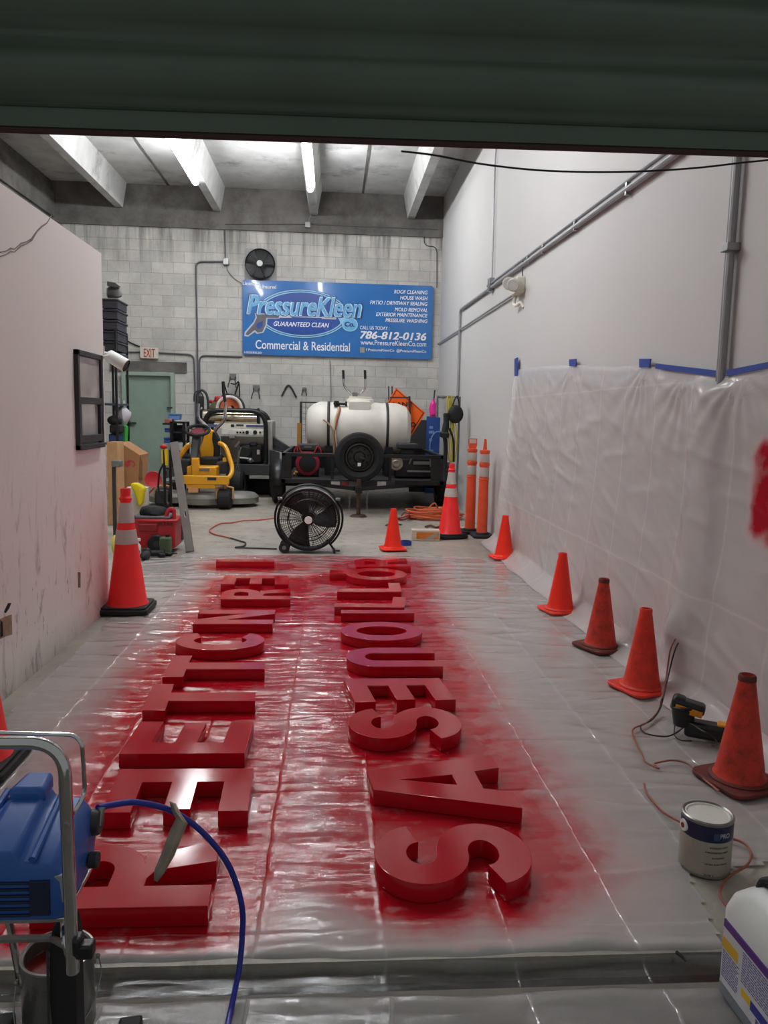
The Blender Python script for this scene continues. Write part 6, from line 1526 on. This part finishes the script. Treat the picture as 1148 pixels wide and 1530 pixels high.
tool_cart()
def leaning_board():
    top, bot = D(260, 661, 8.75), F(284, 826); bot.z = .012
    d = (top-bot); L = d.length; dn = d.normalized(); xw = Vector((0, 0, 0))
    s = Vector((1, 0, 0)); s = (s-dn*s.dot(dn)).normalized(); n = dn.cross(s)
    R = Matrix((s, n, dn)).transposed()
    root = thing('grey_plank', 'long grey board leaning upright in front of the yellow mower', 'board', bot)
    b = MB(); b.box((top+bot)/2, (.088, .03, L), R); b.build('plank', mat('weathered_grey_board', (112, 106, 102), .6, var=.2, nscale=5), root, bevel=.004)
    c = bot+dn*L*.33-n*.0165; b = MB(); pts = [c+s*(.012*math.cos(t)+.012)+dn*.045*math.sin(t) for t in [2*PI*i/20 for i in range(20)]]; b.tube(pts, .005, 6, closed=True); b.build('slot_rim', M_steel, root)
    b = MB(); b.hull([c+s*(.011*math.cos(t)+.012)+dn*.043*math.sin(t) - n*.0005 for t in [2*PI*i/20 for i in range(20)]], [tuple(range(20))]); b.build('slot', M_black, root)
leaning_board()
def hand_truck():
    Y = 8.85; root = thing('hand_truck', 'black folding hand truck with yellow grips beside the leaning board', 'hand truck', (D(250, 760, Y).x, Y, .004))
    g = lambda x, y, yy=Y: D(x, y, yy)
    zb = .02
    b = MB()
    for px in (245.5, 254.5): p = g(px, 672); b.tube([p, Vector((g(px+1.5, 750).x, Y-.02, zb))], .016, 8)
    for py in (700, 730, 752): b.tube([g(245, py), g(255, py)], .012, 6)
    b.tube(fillet([g(246, 690), g(238, 705), g(236, 730), g(243, 745)], .05), .012, 6); b.build('truck_frame', M_blk2, root)
    b = MB(); b.tube([g(248, 671), g(249.5, 695)], .022, 8); b.tube([g(243, 672), g(243.5, 692)], .014, 8); b.build('yellow_grip', mat('grip_yellow', (226, 190, 40), .5), root)
    b = MB(); b.ball(g(244.5, 667.5), .035, s=(1.2, 1, .8)); b.build('red_handle_cap', mat('cap_red', (196, 36, 40), .5), root)
    b = MB(); c = g(241, 742); b.lathe([(.03, -.025), (.10, -.03), (.11, 0), (.10, .03), (.03, .025)], c=(c.x, Y+.06, .112), axis=(1, 0, 0), n=24); b.lathe([(.03, -.025), (.10, -.03), (.11, 0), (.10, .03), (.03, .025)], c=(c.x+.2, Y+.06, .112), axis=(1, 0, 0), n=24); b.build('wheel', M_black, root)
    b = MB(); b.pxbox(233, 733, 248, 752, Y+.1, .12); b.build('toe_plate', M_dgrey, root, bevel=.01)
    c = g(229.5, 716, 9.6); b = MB(); b.rings([(c+Vector((0, -.02, 0)), .08), (c+Vector((0, -.03, 0)), .10), (c+Vector((0, .0, 0)), .10)], (.35, -.9, .2), 24); b.tube([c+Vector((.03, 0, -.08)), g(222, 738, 9.7), Vector((g(214, 748, 9.75).x, 9.75, .01))], .01, 6)
    o = b.build('red_paddle', mat('paddle_red', (190, 30, 40), .45)); tag(o, 'red round paddle propped in the clutter left of the hand truck', 'paddle')
hand_truck()
def clutter():
    g = D
    # cardboard boxes
    Mc = mat('corrugated_cardboard', (166, 122, 82), .85, var=.1)
    Y = 10.6
    root = thing('cardboard_box', 'opened brown cardboard box with a red stamp in front of the green door', 'cardboard box', (g(192, 740, Y).x, Y+.3, .004))
    pts = [(172, 664), (178, 661), (190, 668), (209, 680), (207, 712), (206, 760), (172, 760)]
    poly = [(g(x, y, Y).x, (.004 if y > 750 else g(x, y, Y).z)) for x, y in pts]
    b = MB(); b.prism(poly, facing((0, Y, 0)), -.5, 0); b.build('box_body', Mc, root, flat=True)
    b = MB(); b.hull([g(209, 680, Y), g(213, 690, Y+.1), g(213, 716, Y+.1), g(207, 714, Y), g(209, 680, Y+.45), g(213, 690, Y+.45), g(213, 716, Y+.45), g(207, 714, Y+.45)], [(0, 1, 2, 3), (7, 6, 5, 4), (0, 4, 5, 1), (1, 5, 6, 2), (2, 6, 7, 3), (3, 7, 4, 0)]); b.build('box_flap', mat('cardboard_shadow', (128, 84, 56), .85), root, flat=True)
    b = MB(); M = facing((g(193, 693, Y).x, Y-.002, g(193, 693, Y).z)); b.tube([M @ Vector((.055*math.cos(t)+.02, .045*math.sin(t), 0)) for t in [math.radians(-60+300*i/14) for i in range(15)]], .008, 5); b.box(M @ Vector((-.02, 0, 0)), (.07, .004, .05)); b.build('red_stamp', mat('stamp_red', (196, 60, 76), .6), root)
    Y2 = 10.1
    b = MB(); x0 = g(160, 690, Y2).x; x1 = g(176, 690, Y2).x; zt = g(170, 660, Y2).z
    b.box(((x0+x1)/2, Y2+.15, zt/2), (x1-x0, .3, zt-.01)); tag(b.build('cardboard_box', mat('cardboard_tan', (190, 146, 104), .85), bevel=.004), 'narrow tan cardboard box right behind the partition corner', 'cardboard box', 'cardboard boxes')
    root = thing('grey_stand', 'grey post stand with a flat head behind the partition corner', 'stand', (g(170, 720, 8.9).x, 8.9, .004))
    b = MB(); p = g(170, 698, 8.9); b.box((p.x, 8.9, p.z/2), (.035, .05, p.z)); b.build('stand_post', M_dgrey, root, bevel=.005)
    b = MB(); b.pxbox(166, 688, 179, 698, 8.85, .14); b.build('stand_head', M_grey, root, bevel=.012)
    # green bag, white bag, pipes, dark bundle
    root = thing('green_bag', 'bright green bag hanging in front of the green door edge', 'bag', g(183, 668, 11.5))
    pts = [(177, 637), (184, 634), (190, 637), (189, 655), (189, 672), (176, 668), (177, 650)]
    b = MB(); b.prism([(g(x, y, 11.5).x, g(x, y, 11.5).z) for x, y in pts], facing((0, 11.5, 0)), -.10, 0); b.build('bag_body', mat('bright_green_fabric', (52, 160, 60), .6, bmp=.2, bscale=20), root, bevel=.02)
    root = thing('clear_bag', 'pale crumpled plastic bag above the green bag', 'bag', g(182, 634, 11.6))
    b = MB(); c = g(183, 622, 11.6); b.ball(c, .15, s=(.75, .6, 1.05), n=18)
    for v in b.bm.verts: v.co += Vector((noise.noise(v.co*8), noise.noise(v.co*8+Vector((5, 0, 0))), noise.noise(v.co*8+Vector((0, 5, 0)))))*.05
    b.build('bag_body', mat('pale_plastic_bag', (190, 188, 196), .3), root)
    for px, lb in ((172.5, 'pale upright plastic pipe nearest the partition corner'), (176.5, 'pale upright plastic pipe beside the clear bag')):
        p = g(px, 595, 11.8); b = MB(); b.cyl((p.x, 11.8, .004), p, .022, n=12); tag(b.build('plastic_pipe', mat('pale_pipe', (186, 184, 190), .5)), lb, 'pipe', 'upright pipes')
    p = g(185, 598, 12.2); b = MB(); b.cyl((p.x, 12.2, .004), p, .012, n=10); tag(b.build('plastic_pipe', M_white), 'thin white rod standing in front of the green door', 'pipe', 'upright pipes')
    b = MB(); b.pxbox(164, 624, 177, 634, 11.2, .25); b.pxbox(163, 634, 178, 648, 11.15, .3); b.ball(g(171, 628, 11.2), .10, s=(1, .8, .7)); tag(b.build('dark_bundle', M_black, bevel=.03), 'dark folded bundle behind the partition corner', 'bundle')
    b = MB(); b.pxbox(162, 648, 176, 661, 11.2, .3); tag(b.build('blue_crate', mat('dull_blue_crate', (44, 66, 112), .6), bevel=.02), 'dull blue crate under the dark bundle', 'crate')
    # shelving tower that carries these and the stack of black crates above
    Yt = 11.15; x0, x1 = g(150, 600, Yt).x, g(176, 600, Yt).x
    root = thing('storage_rack', 'tall dark storage rack half hidden behind the partition corner', 'rack', ((x0+x1)/2, Yt+.25, .004))
    b = MB()
    for x in (x0, x1-.03):
        for y in (Yt, Yt+.6): b.box((x+.015, y, 1.3), (.03, .03, 2.6))
    b.build('rack_post', M_blk2, root)
    b = MB()
    for py in (661, 602, 526): z = g(170, py, Yt).z; b.box(((x0+x1)/2, Yt+.3, z-.02), (x1-x0, .62, .03))
    b.build('rack_shelf', mat('slate_shelf', (60, 70, 88), .6), root)
    Mcr = mat('stacked_crate_black', (52, 50, 56), .6, var=.2, nscale=6)
    for k, (y0, y1) in enumerate(((510, 524), (494, 509), (478, 493), (462, 477), (446, 461))):
        b = MB(); b.pxbox(152, y0, 175.5, y1, Yt+.05, .5); b.pxbox(151, y0, 176.3, y0+3, Yt+.03, .54)
        tag(b.build('black_crate', Mcr, bevel=.008), ('lowest', 'second lowest', 'middle', 'second highest', 'topmost')[k]+' black crate of the stack behind the partition corner', 'crate', 'black crates stacked on the rack')
    b = MB(); c = g(170, 437, Yt+.3); b.ball(c, .12, s=(.9, .9, .75), n=16)
    for v in b.bm.verts: v.co += Vector((noise.noise(v.co*9), noise.noise(v.co*9+Vector((5, 0, 0))), noise.noise(v.co*9+Vector((0, 5, 0)))))*.04
    tag(b.build('grey_plastic_bag', mat('grey_plastic_bag', (130, 128, 126), .35)), 'grey plastic bag on top of the black crates', 'bag')
    b = MB(); b.hull([g(160, 420, Yt), g(172, 422, Yt), g(181, 429, Yt), g(172, 430, Yt), g(160, 427, Yt)]+[g(160, 420, Yt+.4), g(172, 422, Yt+.4), g(181, 429, Yt+.4), g(172, 430, Yt+.4), g(160, 427, Yt+.4)], [(0, 1, 2, 3, 4), (9, 8, 7, 6, 5)]+[(k, (k+1) % 5, 5+(k+1) % 5, 5+k) for k in range(5)])
    tag(b.build('folded_tarp', mat('dark_folded_tarp', (84, 82, 80), .7), bevel=.008), 'dark folded tarp lying over the grey plastic bag', 'tarp')
    # black shelf with blue bins by the door
    Y = 13.7; root = thing('bin_shelf', 'black freestanding shelf right of the green door', 'shelf', (g(262, 700, Y).x, Y+.2, .004))
    b = MB(); x0, x1 = g(256, 650, Y).x, g(275, 650, Y).x; zt = g(265, 630, Y).z
    for x in (x0, x1): b.box((x, Y+.02, zt/2), (.05, .04, zt)); b.box((x, Y+.38, zt/2), (.05, .04, zt))
    b.build('shelf_post', M_blk2, root)
    b = MB(); xm = g(244, 640, Y).x
    b.box(((x0+x1)/2, Y+.2, zt-.015), (x1-x0, .4, .03))
    for py in (646, 660, 676, 700): b.box(((x0+x1)/2, Y+.2, g(265, py, Y).z), (x1-x0, .4, .025))
    b.box(((xm+x0)/2, Y+.1, g(250, 633.5, Y).z), (x0-xm, .3, .03)); b.build('shelf_board', M_black, root)
    b = MB(); b.pxbox(258, 635, 274, 660, Y+.3, .06); b.build('shelf_back', M_dgrey, root)
    Mb = mat('blue_bin_plastic', (48, 84, 170), .45); Mlb = mat('light_blue_bin', (100, 140, 200), .45)
    for k, (x0_, y0, x1_, y1, m, lb) in enumerate(((252, 618, 268, 627, Mlb, 'light blue bin on top of the black shelf'), (246, 640, 257, 646, Mb, 'blue bin on the upper side of the black shelf'), (245, 654, 257, 662, Mb, 'blue bin on the lower side of the black shelf'))):
        b = MB(); b.pxbox(x0_, y0+2, x1_, y1, Y+.02, .22); b.pxbox(x0_-.5, y0, x1_+.5, y0+2, Y+.01, .24); tag(b.build('storage_bin', m, bevel=.008), lb, 'storage bin', 'blue bins on the black shelf')
    b = MB(); b.pxbox(246, 626, 257, 632.5, Y, .2); tag(b.build('orange_pack', mat('dull_orange_pack', (170, 96, 76), .6), bevel=.01), 'dull orange pack on the left wing of the black shelf', 'pack')
    # green can, white bottle, gun case on the sheet corner
    p = F(256, 824); root = thing('green_canister', 'small dark green canister standing in front of the red tool chest', 'canister', (p.x-.01, 7.99, .008))
    b = MB(); b.box((0, 0, .10), (.115, .10, .17)); b.build('can_body', mat('olive_green_plastic', (72, 92, 62), .5), root, local=True, bevel=.018)
    b = MB(); b.cyl((.02, 0, .18), (.02, 0, .21), .022, n=14); b.build('can_cap', M_black, root, local=True)
    b = MB(); b.box((0, -.01, .012), (.15, .14, .02)); b.build('can_foot', M_black, root, local=True, bevel=.006)
    q = F(245, 828); root = thing('cordless_drill', 'black cordless tool lying at the corner of the plastic sheet', 'power tool', (q.x-.02, 7.88, .012), .2)
    b = MB(); b.tube([(-.08, 0, .03), (.06, 0, .03)], [.03, .03], 12); b.cyl((.06, 0, .03), (.19, -.01, .02), .014, .006, 10); b.box((.03, -.05, .02), (.05, .12, .035), RZ(.3)); b.build('tool_body', M_black, root, local=True, bevel=.006)
    q = F(206, 826); root = thing('white_bottle', 'small white spray bottle between the left tall cone and the tool chest', 'bottle', (D(206, 826, 8.0).x, 8.0, .004))
    b = MB(); b.lathe([(.03, 0), (.034, .005), (.034, .09), (.014, .12), (.014, .14), (.001, .14)], n=18); b.build('bottle_body', M_white, root, local=True)
    b = MB(); b.box((.005, 0, .155), (.05, .02, .03)); b.build('spray_head', M_white, root, local=True, bevel=.004)
    b = MB(); q = D(171, 780, 7.9); b.ball((q.x+.0, 7.9, .112),   .035, s=(1, .8, 3.1)); tag(b.build('yellow_glove', mat('pale_yellow_rubber', (216, 206, 92), .5)), 'pale yellow rubber glove behind the partition corner beside the tall cone', 'glove')
    q = D(203, 833, 7.8)
    for k, lb in enumerate(('left shoe of the dark pair in front of the tool chest', 'right shoe of the dark pair in front of the tool chest')):
        b = MB(); x = q.x+.0+k*.11; b.ball((x, 7.72+.02*k, .045), .07, s=(.7, 1.5, .6)); b.ball((x, 7.80+.02*k, .06), .05, s=(.8, 1, .9)); tag(b.build('shoe', M_black), lb, 'shoe', 'dark shoes')
    # cords on the far floor
    tag((lambda b: (b.tube(catmull([F(*p, .012) for p in ((412, 774), (385, 777), (362, 778), (347, 781), (330, 782), (318, 788), (313, 793), (320, 798), (333, 801), (345, 804))], 6), .009, 6), b.build('extension_cord', mat('red_orange_cord', (196, 92, 72), .5)))[1])(MB()), 'red-orange cord wandering over the bare floor between fan and mower', 'cord')
    tag((lambda b: (b.tube(catmull([F(*p, .012) for p in ((345, 804), (358, 808), (367, 811), (364, 816), (352, 818), (380, 819), (414, 820))], 6), .009, 6), b.build('extension_cord', M_cordb))[1])(MB()), 'black cord running over the bare floor to the drum fan', 'cord')
clutter()
